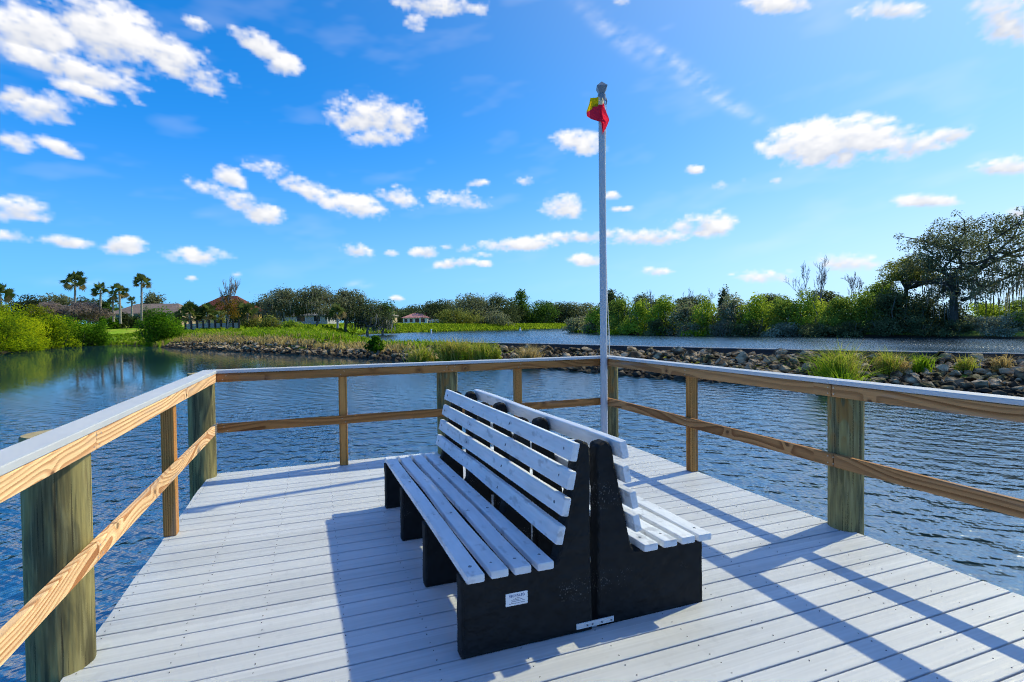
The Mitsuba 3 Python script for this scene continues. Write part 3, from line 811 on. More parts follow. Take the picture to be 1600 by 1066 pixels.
# ------------------------------------------------------------------ breakwater
def along(line, t):
    line = np.array(line, float); s = np.r_[0, np.cumsum(np.hypot(*np.diff(line, axis=0).T))]
    return np.stack([np.interp(t, s, line[:, c]) for c in (0, 1)], -1)


BW = thing('breakwater', 'long low breakwater of loose grey and tan boulders between the basin and the channel', 'breakwater')
wall_line = np.array(WALL); wd = np.diff(wall_line, axis=0)
nrm = np.array([.86, .51])
SW = thing('seawall', 'thin dark straight seawall along the top of the boulders, edging the channel', 'wall')
put(SW + '__face', slab(np.r_[wall_line - .10 * nrm, (wall_line + .16 * nrm)[::-1]], -2.6, -.215), 'm_seawall')
put(SW + '__coping', slab(np.r_[wall_line - .13 * nrm, (wall_line + .20 * nrm)[::-1]], -.214, -.17), 'm_seawall_cap')

rng = np.random.default_rng(5)
rock_shapes = []
for k in range(14):
    p = rng.normal(size=(20 + k % 6, 3)); p /= np.linalg.norm(p, axis=1, keepdims=True)
    p *= rng.uniform(.62, 1.12, (len(p), 1))
    rock_shapes.append(hull(p * [1, rng.uniform(.62, .9), rng.uniform(.5, .72)]))
rock_plys = [mikit.ply(m, 'm_rock') for m in rock_shapes]
cand, cells = [], {}
bank_line = shapely.LineString(NEAR_BANK)
for k in range(90000):
    t = rng.uniform(0, 108) if k % 3 else rng.uniform(60, 100)
    q = along(NEAR_BANK, t) + nrm * (rng.uniform(-.9, 10.6) if t > 45 else rng.uniform(-.8, 4.2 if t < 38 else 10.0))
    r = float(np.clip(rng.lognormal(-1.34, .46), .12, .52))
    if rng.uniform() < .04: r *= 1.35
    c = (int(q[0] // 1.2), int(q[1] // 1.2))
    if any((q[0] - o[0]) ** 2 + (q[1] - o[1]) ** 2 < (.66 * (r + o[2])) ** 2 for a in (-1, 0, 1) for b in (-1, 0, 1) for o in cells.get((c[0] + a, c[1] + b), ())):
        continue
    if q @ nrm > along(WALL, 0) @ nrm - .15: continue
    cells.setdefault(c, []).append((q[0], q[1], r)); cand.append((q[0], q[1], r))
cand = np.array(cand)
cz = ground_z(cand[:, :2])
dist = np.hypot(cand[:, 0] - EYE[0], cand[:, 1] - EYE[1])
az = np.arctan2(cand[:, 0] - EYE[0], cand[:, 1] - EYE[1]) - YAW
order = np.argsort(-(cand[:, 2] / dist) * (np.abs(az) < .80))
rest = []
for n, i in enumerate(order):
    x, y, r = cand[i]
    s = int(rng.integers(0, 14)); a = rng.uniform(0, 360); tx = rng.uniform(-22, 22)
    sink = min(cz[i], -.62 if (q := np.array([x, y]) @ nrm) > 30 else 0)
    M = T().translate([x, y, float(max(sink, WZ - .35)) + r * rng.uniform(.15, .5)]).rotate([0, 0, 1], a).rotate([1, 0, 0], tx).scale([r, r, r * rng.uniform(.85, 1.1)])
    if n < 290:
        scene[f'{BW}__boulder' + (f'_{n:03d}' if n else '')] = {**rock_plys[s], 'to_world': M}
    elif abs(az[i]) < 1.0:
        v, f = rock_shapes[s]; m = np.array(M.matrix)
        rest.append((v @ m[:3, :3].T + m[:3, 3], f))
put(BW + '__rubble', join(rest), 'm_rock')
labels[BW + '__rubble'] = {'label': 'smaller and farther stones of the breakwater', 'kind': 'stuff'}
k = thing('boulder', 'single pale rock at the water edge under the left-hand bushes', 'rock')
q = site(136, 84)
scene[k] = {**rock_plys[3], 'to_world': T().translate([float(q[0]), float(q[1]), WZ + .25]).scale([1.1, 1.0, 1.0])}

k = thing('drain_pipe', 'dark round pipe end sticking out of the seawall between two small grass clumps', 'pipe')
v, f = lathe([(.17, -.05), (.24, -.05), (.24, .55), (.17, .55), (.17, -.05)], (0, 0), 18)
pp = along(WALL, 43.4) - nrm * .1
R3 = np.array([[nrm[1], nrm[0] * 0, -nrm[0]], [-nrm[0], 0, -nrm[1]], [0, 1, 0]])
put(k, (v @ R3.T + [pp[0], pp[1], -.36], f), 'm_black', 30)

# ------------------------------------------------------------------ plants
def leaves(c, nm, size, col, aspect, rng):
    n = len(c)
    nm = nm / (np.linalg.norm(nm, axis=1, keepdims=True) + 1e-9)
    t = np.cross(nm, rng.normal(size=(n, 3))); t /= np.linalg.norm(t, axis=1, keepdims=True) + 1e-9
    b = np.cross(nm, t)
    s = size[:, None] * .5
    bend = nm * s * .35
    v = np.stack([c - t * s - bend, c - b * s * aspect, c + t * s - bend, c + b * s * aspect], 1).reshape(-1, 3)
    i = np.arange(n)[:, None] * 4
    return v, np.vstack([i + [[0, 1, 2]], i + [[0, 2, 3]]]), np.repeat(col, 4, 0)


def foliage(blobs, n, size, pal, rng, aspect=.6, fill=.35, up=.4, patch=1.0):
    blobs = np.array(blobs, float); pal = np.array(pal, float)
    w = (blobs[:, 3] * blobs[:, 4] + blobs[:, 3] * blobs[:, 5]) ; pick = rng.choice(len(blobs), n, p=w / w.sum())
    d = rng.normal(size=(n, 3)); d /= np.linalg.norm(d, axis=1, keepdims=True)
    rad = np.where(rng.uniform(size=n) < fill, rng.uniform(.2, .9, n) ** .6, rng.normal(.97, .10, n))
    B = blobs[pick]
    lump = .72 + .56 * meshkit.noise(d * 2.6 + B[:, :3] * .7 + 3)
    c = B[:, :3] + d * B[:, 3:6] * (rad * lump)[:, None]
    tone = rng.uniform(0, 1, (len(blobs), 1))[pick] * .55 + .45 * meshkit.noise(c * .55 * patch + 5)[:, None] + rng.normal(0, .10, (n, 1))
    x = np.clip(tone, 0, .999) * (len(pal) - 1); i0 = x.astype(int)[:, 0]
    col = pal[i0] * (1 - (x - i0[:, None])) + pal[np.minimum(i0 + 1, len(pal) - 1)] * (x - i0[:, None])
    col = np.clip(col * rng.uniform(.86, 1.14, (n, 1)), 0, 1)
    nm = d + rng.normal(0, .55, (n, 3)) + [0, 0, up]
    return leaves(c, nm, size * rng.uniform(.55, 1.35, n), col, aspect, rng)


def dome(x, y, z0, zt, w, dep, n, rng, low=.18, sm=.34):
    """clumps spread through a dome-shaped crown"""
    h = zt - z0; out = []
    for k in range(n):
        a, e = rng.uniform(0, 6.283), rng.uniform(-.15, 1) ** 1 * 1.5
        rr = rng.uniform(.30, .80)
        px, py = math.cos(a) * math.cos(max(e, -.2)) * rr, math.sin(a) * math.cos(max(e, -.2)) * rr
        pz = low + (1 - low) * max(.02, math.sin(max(e, 0)) * rr * 1.05)
        s = rng.uniform(.65, 1.25) * sm
        out.append((x + px * w / 2, y + py * dep / 2, z0 + h * min(pz, 1 - s * .62), s * w * .55, s * dep * .55, s * h * .62))
    out.append((x, y, z0 + h * (low + .34), w * .36, dep * .36, h * .34))
    return out


def branch(p, d, length, rad, depth, rng, segs, spread=.6, lift=.12, kids=3, shrink=.66):
    n, pts, q, e = 4, [p], np.array(p, float), np.array(d, float)
    for k in range(n):
        e = e + rng.normal(0, .10, 3) + [0, 0, lift * .25]; e /= np.linalg.norm(e)
        q = q + e * length / n; pts.append(q.copy())
    segs.append((pts, np.linspace(rad, rad * .62, n + 1)))
    if depth:
        for k in range(kids):
            f = rng.uniform(.45, 1.0) if k else 1.0
            o = np.array(pts[min(n, int(f * n))])
            nd = e + rng.normal(0, spread, 3) + [0, 0, lift]; nd /= np.linalg.norm(nd)
            branch(o, nd, length * shrink * rng.uniform(.8, 1.15), rad * .60, depth - 1, rng, segs, spread, lift, kids, shrink)


def wood_mesh(segs, sides=5):
    return join([tube(p, r, sides, False) for p, r in segs])


Y1, Y2, Y3 = (.52, .58, .012), (.34, .44, .014), (.14, .23, .014)
MANG_Y = [(.07, .11, .012), Y3, Y2, Y1, (.62, .60, .016)]
MANG_O = [(.10, .15, .012), (.22, .27, .014), (.38, .36, .018), (.44, .40, .07)]
MANG_G = [(.025, .07, .010), (.07, .17, .012), (.13, .29, .014), (.22, .38, .018)]
OAK = [(.085, .10, .05), (.17, .195, .09), (.26, .285, .155), (.38, .39, .27)]
OAK_D = [(.045, .062, .032), (.095, .13, .055), (.18, .215, .09)]
OAK_Y = [(.11, .135, .03), (.22, .25, .05), (.33, .35, .10)]
PINE = [(.03, .085, .022), (.08, .165, .028), (.16, .26, .035)]
RT_G = [(0.06, 0.102, 0.024), (0.144, 0.222, 0.038), (0.264, 0.372, 0.06), (0.432, 0.528, 0.108)]
RT_Y = [(0.084, 0.132, 0.022), (0.228, 0.324, 0.036), (0.408, 0.528, 0.054), (0.576, 0.648, 0.096)]
RT_D = [(0.038, 0.054, 0.029), (0.09, 0.12, 0.054), (0.18, 0.222, 0.096), (0.312, 0.348, 0.192)]
RT_B = [(0.12, 0.114, 0.078), (0.264, 0.252, 0.18), (0.24, 0.3, 0.12), (0.48, 0.468, 0.36)]
SILV = [(0.108, 0.132, 0.09), (0.264, 0.312, 0.216), (0.528, 0.576, 0.456)]
GOLD = [(.12, .08, .015), (.25, .15, .02), (.20, .17, .03)]
MOSS = [(.18, .18, .15), (.28, .28, .24), (.40, .40, .36)]
KEYS = {}


def crown_part(key, mesh3):
    v, f, c = mesh3
    return put(key, (v, f), 'm_leaf', False, color=c)


def plant(name, label, cat, px, depth, ytop, wpx, pal, seed, group=None, trunk=0.0, dens=1.0, leaf=2.1, clumps=14, yb=None, deep=.9, bark='m_bark', moss=0, sm=.34, low=.18, aspect=.6, fill=.35, limbs=4):
    """a shrub or tree on the bearing px at that distance: top at row ytop, wpx wide; trunk = the bare share of its height"""
    rng = np.random.default_rng(seed)
    x, y = site(px, depth)
    z0 = float(ground_z([x, y])[0]) - .15
    if yb is not None: z0 = level(px, yb, depth)
    z0 = max(z0, WZ - .1)
    zt, w = level(px, ytop, depth), wpx * depth / FOC
    h = zt - z0
    k = thing(name, label, cat, group)
    zc = z0 + trunk * h
    bl = dome(x, y, zc, zt, w, w * deep, clumps, rng, low, sm)
    n = int(np.clip(wpx * (h * (1 - trunk) * FOC / depth) * .41 * 2.3 * dens, 300, 26000))
    size = leaf * depth / 525
    crown_part(k + '__crown', foliage(bl, n, size, pal, rng, aspect, fill))
    segs = []
    r0 = max(.05, h * (.028 if trunk > .1 else .012))
    if trunk > .08:
        top = np.array([x + rng.normal(0, w * .04), y, z0 + h * max(trunk, .2)])
        segs.append(([np.array([x, y, z0 - .3]), np.array([x, y, z0 + .1 * h]) * [1, 1, 1], top], [r0 * 1.35, r0, r0 * .8]))
        for b in bl[:limbs]:
            e = np.array(b[:3]); m = (top + e) / 2 + [0, 0, -.03 * h]
            segs.append(([top, m, e], [r0 * .7, r0 * .45, r0 * .18]))
            for q in range(2):
                e2 = e + rng.normal(0, 1, 3) * np.array(b[3:6]) * .8
                segs.append(([m, (m + e2) / 2 + rng.normal(0, .1, 3), e2], [r0 * .32, r0 * .2, r0 * .08]))
    else:
        for q in range(6):
            a = rng.uniform(0, 6.28); e = np.array([x + math.cos(a) * w * .3, y + math.sin(a) * w * .3, z0 + h * rng.uniform(.4, .75)])
            s = np.array([x + math.cos(a) * w * .10, y + math.sin(a) * w * .10, z0 - .3])
            segs.append(([s, (s + e) / 2 + rng.normal(0, .05 * h, 3), e], [r0 * 1.3, r0, r0 * .3]))
    put(k + ('__trunk' if trunk > .08 else '__stem'), wood_mesh(segs), bark, True)
    if moss:
        c, nn = [], moss
        for q in range(nn):
            b = bl[rng.integers(0, len(bl))]
            a = rng.uniform(0, 6.28); rr = rng.uniform(.2, .95)
            p = np.array([b[0] + math.cos(a) * b[3] * rr, b[1] + math.sin(a) * b[4] * rr, b[2] - b[5] * rng.uniform(-.2, .6)])
            c.append((p, rng.uniform(.5, 1.6) * depth / 110))
        vs, fs, cs = [], [], []
        P_ = np.array(MOSS)
        for q, (p, ln) in enumerate(c):
            a = rng.uniform(0, 3.14); u = np.array([math.cos(a), math.sin(a), 0]) * ln * .10
            vs += [p - u, p + u, p + u * .6 - [0, 0, ln * .6], p + rng.normal(0, .05, 3) - [0, 0, ln], p - u * .7 - [0, 0, ln * .5]]
            fs += [(q * 5, q * 5 + 1, q * 5 + 2), (q * 5, q * 5 + 2, q * 5 + 4), (q * 5 + 4, q * 5 + 2, q * 5 + 3)]
            cs += [P_[rng.integers(0, 3)] * rng.uniform(.7, 1.2)] * 5
        crown_part(k + '__hanging_moss', (np.array(vs), np.array(fs), np.array(cs)))
        labels[k + '__hanging_moss'] = {'kind': 'stuff', 'label': 'grey moss hanging from the crown'}
    return k


def bare_tree(name, label, px, depth, ytop, wpx, seed, bark='m_bare', levels=4, kids=3, yb=None, lean=0, spread=.45, base_r=None, leafy=None, group=None, cat='tree'):
    rng = np.random.default_rng(seed)
    x, y = site(px, depth); z0 = float(ground_z([x, y])[0]) - .2
    if yb is not None: z0 = level(px, yb, depth)
    zt = level(px, ytop, depth); h = zt - z0
    segs = []
    r0 = base_r or h * .017
    branch((x, y, z0), (lean, 0, 1), h * .36, r0, levels, rng, segs, spread, .30, kids, .66)
    allp = np.vstack([np.array(p) for p, r in segs])
    sx = min(1.0, (wpx * depth / FOC) / max(np.ptp(allp[:, 0]), np.ptp(allp[:, 1]), .1) * 1.25); sz = h / (allp[:, 2].max() - z0)
    segs = [([np.array([x + (q[0] - x) * sx, y + (q[1] - y) * sx, z0 + (q[2] - z0) * sz]) for q in p], np.maximum(r, .012 * depth / 60)) for p, r in segs]
    k = thing(name, label, cat, group)
    put(k + '__trunk', wood_mesh(segs[:1]), bark, True)
    put(k + '__branch', wood_mesh(segs[1:], 4), bark, True)
    labels[k + '__branch'] = {'kind': 'stuff', 'label': 'leafless branches and twigs'}
    if leafy:
        ytl, ybl, wl_, pal, dens = leafy
        za, zb = level(px, ytl, depth), level(px, ybl, depth); w = wl_ * depth / FOC
        crown_part(k + '__foliage', foliage(dome(x, y, zb, za, w, w, 16, rng, .1, .26), int(wl_ * (ybl - ytl) * .41 * dens), (3.6 if cat == 'shrub' else 2.0) * depth / 525, pal, rng, .12 if cat == 'shrub' else .6))
    return k


def palm(label, px, depth, ytop, wpx, yb, seed, nfr=26, stubby=False, group='tall fan palms behind the left-hand bushes', skirt=True):
    rng = np.random.default_rng(seed)
    x, y = site(px, depth); z0 = level(px, yb, depth) - .3
    zt, w = level(px, ytop, depth), wpx * depth / FOC
    R = w / 2; zc = zt - R * .95
    k = thing('palm_tree', label, 'palm tree', group)
    n = 9; tz = np.linspace(z0, zc, n)
    lean = rng.normal(0, .02)
    put(k + '__trunk', tube([(x + lean * (z - z0), y, z) for z in tz], np.linspace(.27, .19, n), 8), 'm_palm_trunk', True)
    cx = x + lean * (zc - z0)
    for q in range(nfr):
        a = q * 2.39996 + rng.uniform(-.2, .2); f = (q + .5) / nfr
        e = math.radians(85 - 125 * f + rng.normal(0, 8))
        u = np.array([math.cos(a) * math.cos(e), math.sin(a) * math.cos(e), math.sin(e)])
        pl = R * rng.uniform(.15, .62)
        tip = np.array([cx, y, zc]) + u * pl
        side = np.cross(u, [0, 0, 1.0]); side /= np.linalg.norm(side) + 1e-9
        nrm_ = np.cross(side, u)
        roll = rng.uniform(-1.25, 1.25); side = side * math.cos(roll) + nrm_ * math.sin(roll); nrm_ = np.cross(side, u)
        vs = [np.array([cx, y, zc]) - side * .04, np.array([cx, y, zc]) + side * .04, tip]
        fs = [(0, 1, 2)]
        dead = f > .86 and skirt
        base = np.array([(.05, .085, .02), (.09, .13, .035), (.14, .17, .05)][rng.integers(0, 3)]) if not dead else np.array((.25, .19, .09))
        for m in range(11):
            g = math.radians(-78 + 156 * m / 10)
            dd = u * math.cos(g) + side * math.sin(g)
            ln = R * .52 * (1 - .25 * abs(m - 5) / 5) * rng.uniform(.9, 1.1)
            wd_ = np.cross(dd, nrm_) * ln * .10
            mid = tip + dd * ln * .55
            end_ = tip + dd * ln - np.array([0, 0, ln * rng.uniform(.02, .22)])
            b = len(vs)
            vs += [tip, mid - wd_, mid + wd_, end_]
            fs += [(b, b + 1, b + 2), (b + 1, b + 3, b + 2)]
        vs = np.array(vs)
        crown_part(k + '__frond', (vs, np.array(fs), np.tile(base * rng.uniform(.8, 1.2), (len(vs), 1))))
    return k


def blades(pts, h, w, pal, rng, lean=.35):
    n = len(pts); pal = np.array(pal, float)
    a = rng.uniform(0, 6.283, n); d = np.stack([np.cos(a), np.sin(a), a * 0], 1)
    s = np.stack([-np.sin(a), np.cos(a), a * 0], 1)
    b_ = rng.uniform(0, 6.283, n); s = np.stack([np.cos(b_), np.sin(b_), b_ * 0], 1)
    hh = h * rng.uniform(.5, 1.15, n)[:, None]; ww = w * rng.uniform(.6, 1.3, n)[:, None]
    ln = lean * rng.uniform(.2, 1.5, n)[:, None]
    up = np.array([0, 0, 1.0])
    m = pts + d * hh * ln * .35 + up * hh * .6
    t = pts + d * hh * ln + up * hh * (1 - .25 * ln)
    v = np.stack([pts - s * ww / 2, pts + s * ww / 2, m + s * ww * .4, m - s * ww * .4, t], 1).reshape(-1, 3)
    i = np.arange(n)[:, None] * 5
    x = np.clip(rng.uniform(0, 1, n) * .6 + .4 * meshkit.noise(pts * .8), 0, .999) * (len(pal) - 1); i0 = x.astype(int); fr = (x - i0)[:, None]
    col = (pal[i0] * (1 - fr) + pal[np.minimum(i0 + 1, len(pal) - 1)] * fr) * rng.uniform(.75, 1.25, (n, 1))
    return v, np.vstack([i + [[0, 1, 2]], i + [[0, 2, 3]], i + [[3, 2, 4]]]), np.clip(np.repeat(col, 5, 0), 0, 1)


G_GREEN = [(.13, .23, .014), (.24, .38, .018), (.36, .48, .025)]
G_TAN = [(.32, .22, .08), (.48, .36, .14), (.58, .46, .20)]
G_MIX = [(.17, .27, .016), (.32, .42, .03), (.50, .44, .10), (.58, .40, .15)]
G_LIME = [(.14, .235, .014), (.25, .36, .02), (.36, .44, .04)]


def clump(label, px, depth, ytop, wpx, pal, n, seed, width=.05, dz=0.0):
    rng = np.random.default_rng(seed)
    x, y = site(px, depth); w = wpx * depth / FOC
    g = float(ground_z([x, y])[0]) + .05 + dz
    h = level(px, ytop, depth) - g
    k = thing('grass_clump', label, 'grass clump', 'grass clumps growing among the boulders')
    q = rng.normal(0, .20, (n, 1)) * w * RT[:2] + rng.normal(0, .10, (n, 1)) * w * np.array([-RT[1], RT[0]]) + [x, y]
    pts = np.c_[q, np.full(n, g)]
    crown_part(k + '__blade', blades(pts[::2], h * .95, width * .7, pal, rng, .7))
    labels[k + '__blade'] = {'kind': 'stuff', 'label': 'long grass blades'}
    fl = foliage([(x + RT[0] * o * w, y + RT[1] * o * w, g + h * .30 * q, w * .16, w * .16, h * .34 * q) for o, q in zip(rng.normal(0, .30, 11), rng.uniform(.45, 1.25, 11))], int(n * 1.3), 3.4 * max(depth, 22) / 525, pal, rng, .16, .5, .8)
    crown_part(k + '__leaf', fl)
    labels[k + '__leaf'] = {'kind': 'stuff', 'label': 'narrow grass leaves'}
    return k


# ---- left: mangroves on the near shore, round tree, palms
for px, dep, yt, w, pal, s, lab in (
    (-40, 58, 462, 150, MANG_Y, 1, 'yellow-green mangrove bush cut by the left edge of the picture'),
    (28, 66, 474, 95, MANG_Y, 2, 'bright yellow-green mangrove bush, second from the left edge on the near shore'),
    (52, 76, 466, 70, MANG_O, 3, 'taller olive and ochre bush rising behind the yellow-green mangroves at the left'),
    (84, 74, 486, 78, MANG_Y, 4, 'yellow-green mangrove bush below the tallest palm'),
    (122, 82, 487, 62, MANG_G, 5, 'fresh green mangrove bush left of the lawn gap'),
    (150, 84, 499, 44, MANG_G, 6, 'low dark green mangrove bush at the water beside the lawn gap'),
    (10, 74, 470, 70, MANG_O, 7, 'ochre-green bush behind the leftmost mangroves'),
    (106, 88, 490, 50, MANG_Y, 8, 'small yellow-green bush between the olive bush and the lawn'),
):
    plant('mangrove_bush', lab, 'bush', px, dep, yt, w * 1.1, pal, 100 + s, dens=1.15, leaf=2.0, clumps=34, low=.11, bark='m_bark_dark', sm=.27)
plant('round_tree', 'big rounded dark green tree at the water right of the lawn gap', 'tree', 250, 80, 477, 96, MANG_G, 131, dens=1.3, leaf=2.0, clumps=44, low=.05, bark='m_bark_dark', sm=.28)
palm('tallest fan palm with a shaggy crown, leftmost of the tall palms', 117, 120, 422, 38, 503, 201, 44)
palm('tall fan palm second from the left, beside the bare shrubs', 157, 116, 440, 30, 501, 202, 34)
palm('tall fan palm third from the left, above the lawn gap', 189, 116, 442, 32, 504, 203, 34)
palm('tall fan palm on a dark trunk, rightmost of the tall palms', 222, 124, 427, 30, 500, 204, 34)
palm('short fan palm between the two palms over the lawn', 178, 122, 460, 22, 501, 205, 24)
palm('small fan palm low against the brown roof', 207, 135, 462, 18, 495, 206, 22)
palm('bushy sabal palm left of the yellow house wall', 297, 112, 471, 42, 507, 207, 44, group=None)
palm('second bushy sabal palm in front of the yellow house wall', 325, 114, 473, 38, 508, 208, 42, group=None)
palm('dark palm right of the golden-leaved bare tree', 388, 112, 471, 38, 506, 209, 40, group=None)
palm('feathery palm cut by the left edge of the picture', 4, 110, 441, 42, 512, 210, 30, group=None)
palm('yellow-green palm standing before the moss-hung oaks', 528, 118, 472, 34, 511, 211, 38, group=None)
for px, dep, yt, w, pal, s, lab in (
    (40, 150, 458, 60, OAK_D, 1, 'dark tree far behind the mangroves at the left'),
    (85, 155, 455, 70, OAK, 2, 'dark grey-green tree behind the tallest palm'),
    (140, 150, 457, 60, OAK_D, 3, 'dark tree between the first two tall palms'),
    (172, 150, 466, 40, PINE, 4, 'small dark tree behind the third tall palm'),
    (240, 165, 447, 34, OAK, 5, 'airy tree behind the rightmost tall palm'),
    (272, 165, 470, 26, OAK_D, 6, 'small dark tree beside the red roof'),
):
    plant('broadleaf_tree', lab, 'tree', px, dep, yt, w * 1.3, pal, 300 + s, trunk=.12, dens=1.2, clumps=24, sm=.28, low=.08)
for px, w, s, lab in ((88, 66, 1, 'leafless grey-pink shrub left of the tallest palm'), (138, 70, 2, 'leafless grey-pink shrub between the first two palms'), (114, 56, 3, 'leafless grey-pink shrub behind the tallest palm trunk')):
    bare_tree('bare_shrub', lab, px, 112 + s, 467 + s, w, 320 + s, 'm_bare', 5, 4, 506, 0, .9, .12, (468 + s, 503, w * 1.15, [(.20, .15, .13), (.34, .27, .24), (.44, .36, .33)], 2.4), cat='shrub')
bare_tree('bare_tree', 'half bare tree with golden-brown lower leaves by the yellow house', 356, 108, 430, 46, 331, 'm_bare', 4, 4, 514, 0, .42, .20, (455, 500, 46, GOLD, 1.0))
for px, dep, yt, w, pal, s, lab in (
    (400, 112, 493, 40, OAK_Y, 1, 'yellow-green bush left of the first oak'),
    (425, 110, 491, 44, OAK_Y, 2, 'yellow-green bush under the first oak'),
    (455, 110, 497, 46, RT_Y, 3, 'low olive bush in the marsh grass below the oaks'),
    (376, 125, 466, 40, OAK_D, 4, 'dark bush behind the golden-leaved tree'),
    (212, 128, 489, 36, PINE, 5, 'dark hedge shrub in front of the brown-roofed house'),
    (180, 124, 490, 30, MANG_G, 6, 'green garden shrub between the palm trunks'),
    (160, 112, 494, 18, MANG_G, 7, 'small clipped green shrub at the top of the lawn'),
    (196, 126, 480, 30, OAK_D, 8, 'dark garden shrub under the small palm before the brown roof'),
    (232, 130, 476, 34, OAK, 9, 'grey-green garden shrub below the rightmost tall palm'),
    (272, 120, 482, 30, PINE, 10, 'green garden shrub left of the first sabal palm'),
    (345, 112, 486, 26, OAK_Y, 11, 'olive shrub at the foot of the golden-leaved tree'),
):
    plant('garden_bush', lab, 'bush', px, dep, yt, w, pal, 340 + s, dens=1.1, low=.05)

# ---- centre: oaks with moss, far trees
for px, dep, yt, w, pal, s, tr, lab in (
    (412, 150, 463, 46, OAK_D, 1, .25, 'dark oak at the left end of the oak grove'),
    (446, 142, 445, 66, OAK, 2, .28, 'grey-green moss-hung oak with leaning trunks, second in the grove'),
    (496, 142, 441, 66, OAK, 3, .30, 'tallest moss-hung oak in the middle of the grove'),
    (540, 148, 443, 60, OAK, 4, .26, 'dense oak right of the tallest one'),
    (574, 146, 456, 60, OAK_D, 5, .20, 'dark oak near the right end of the grove'),
    (598, 150, 463, 34, PINE, 6, .15, 'greener tree at the right end of the oak grove'),
):
    plant('live_oak', lab, 'tree', px, dep, yt, w * 1.5, pal, 400 + s, trunk=tr, leaf=1.7, dens=1.7, moss=420, clumps=34, sm=.26, low=.10, limbs=9)
for px, dep, yt, w, pal, s, tr, lab in (
    (618, 300, 475, 44, OAK, 1, .1, 'far tree just right of the oak grove'),
    (648, 310, 474, 44, OAK_D, 2, .1, 'far tree above the pink roof'),
    (672, 300, 477, 30, OAK, 3, .1, 'far tree right of the pink roof'),
    (684, 205, 464, 50, OAK_D, 4, .22, 'dark tree at the left end of the middle tree group'),
    (716, 195, 474, 62, OAK_Y, 5, .06, 'lighter low tree in front of the middle tree group'),
    (745, 215, 448, 70, OAK, 6, .12, 'tallest rounded tree of the middle tree group'),
    (780, 215, 455, 50, OAK_D, 7, .1, 'dark tree right of the tallest rounded tree'),
    (770, 200, 485, 44, OAK, 8, .05, 'low grey-green tree at the foot of the middle tree group'),
    (814, 235, 447, 30, PINE, 9, .1, 'narrow upright tree left of the flagpole'),
    (842, 240, 466, 52, PINE, 10, .05, 'green tree right of the narrow upright tree'),
    (878, 250, 468, 56, OAK_D, 11, .05, 'dark tree at the bend of the channel'),
    (912, 255, 464, 60, OAK, 12, .05, 'grey-green tree just left of the flagpole'),
    (800, 232, 470, 40, OAK_D, 13, .05, 'dark tree under the narrow upright tree'),
    (955, 260, 470, 60, OAK, 14, .05, 'far tree behind the flagpole'),
    (636, 280, 479, 50, OAK_D, 15, .05, 'low far tree behind the grey house'),
    (700, 240, 463, 56, OAK, 16, .05, 'rounded tree between the dark left end and the tallest tree of the middle group'),
    (862, 262, 470, 50, OAK, 17, .05, 'low tree just left of the channel bend'),
):
    plant('far_tree', lab, 'tree', px, dep * 1.2, yt, w * 1.6, pal, 420 + s, trunk=tr, leaf=1.7, dens=1.7, moss=90 if pal is OAK else 0, clumps=26, sm=.30, low=.06)

# ---- right bank thicket
dep_at = lambda px: float(np.interp(px, [880, 900, 1000, 1100, 1300, 1600, 1750], [150, 146, 110, 98, 84, 68, 62]))
FRONT = [(905, 490, 44, RT_B), (935, 474, 44, RT_Y), (968, 459, 56, RT_G), (1003, 463, 52, RT_Y), (1038, 457, 56, RT_Y), (1072, 463, 50, RT_B), (1106, 458, 54, RT_Y), (1142, 456, 58, RT_B), (1182, 452, 62, RT_Y), (1226, 457, 60, RT_G), (1268, 452, 66, RT_Y),
         (1312, 462, 64, RT_G), (1352, 448, 70, RT_G), (1398, 440, 74, RT_D), (1440, 452, 70, RT_D), (1486, 468, 60, RT_D), (1532, 487, 70, SILV), (1584, 484, 76, SILV), (1640, 470, 90, RT_G)]
FL = ['grey-brown thin bush at the tip of the right bank', 'yellow-green bush left of the flagpole on the right bank', 'green bush just right of the flagpole', 'bright bush second from the flagpole on the right bank', 'bright yellow-green bush above the first lime grass patch',
      'brownish bush between two bright ones on the right bank', 'bright bush above the second lime grass patch', 'grey-brown bush below the dark sprig', 'wide yellow-green bush left of the bare trees', 'green bush under the left bare tree', 'bright green bush between the two bare trees',
      'green bush right of the bare trees', 'tall green bush before the mid-height oak', 'dark bush below the mid-height oak', 'very dark bush left of the big tree trunk', 'dark bush at the foot of the big tree', 'silvery bush right of the big tree trunk', 'silvery bush at the right edge of the picture', 'bush just past the right edge']
for n, ((px, yt, w, pal), lab) in enumerate(zip(FRONT, FL)):
    plant('thicket_bush', lab, 'bush', px, dep_at(px) + 4.5, yt, w * 1.35, pal, 500 + n, dens=1.15, leaf=2.0, clumps=34, low=.02, sm=.25, bark='m_bark', fill=.30)
LOWB = [(925, 500, 40, RT_B), (985, 496, 50, RT_G), (1030, 492, 44, RT_D), (1085, 497, 50, RT_B), (1130, 494, 46, RT_B), (1175, 498, 50, RT_D), (1225, 495, 56, SILV), (1275, 493, 60, RT_D), (1330, 494, 60, RT_D), (1385, 490, 64, RT_D), (1440, 492, 60, RT_D), (1490, 498, 50, RT_D), (1560, 505, 60, SILV)]
LL = ['low brown bush at the tip of the right bank', 'low green bush right of the flagpole at the water', 'low dark bush at the water, third from the flagpole', 'low brownish bush between the lime grass patches', 'low grey bush right of the second lime grass patch', 'low dark bush below the wide yellow-green one',
      'low silvery bush with pale stems below the bare trees', 'low dark bush right of the pale stems', 'low dark bush behind the tall breakwater grass', 'low dark bush below the mid-height oak', 'low black-green bush left of the big tree', 'low dark bush at the foot of the big tree at the water', 'low silvery bush at the water near the right edge']
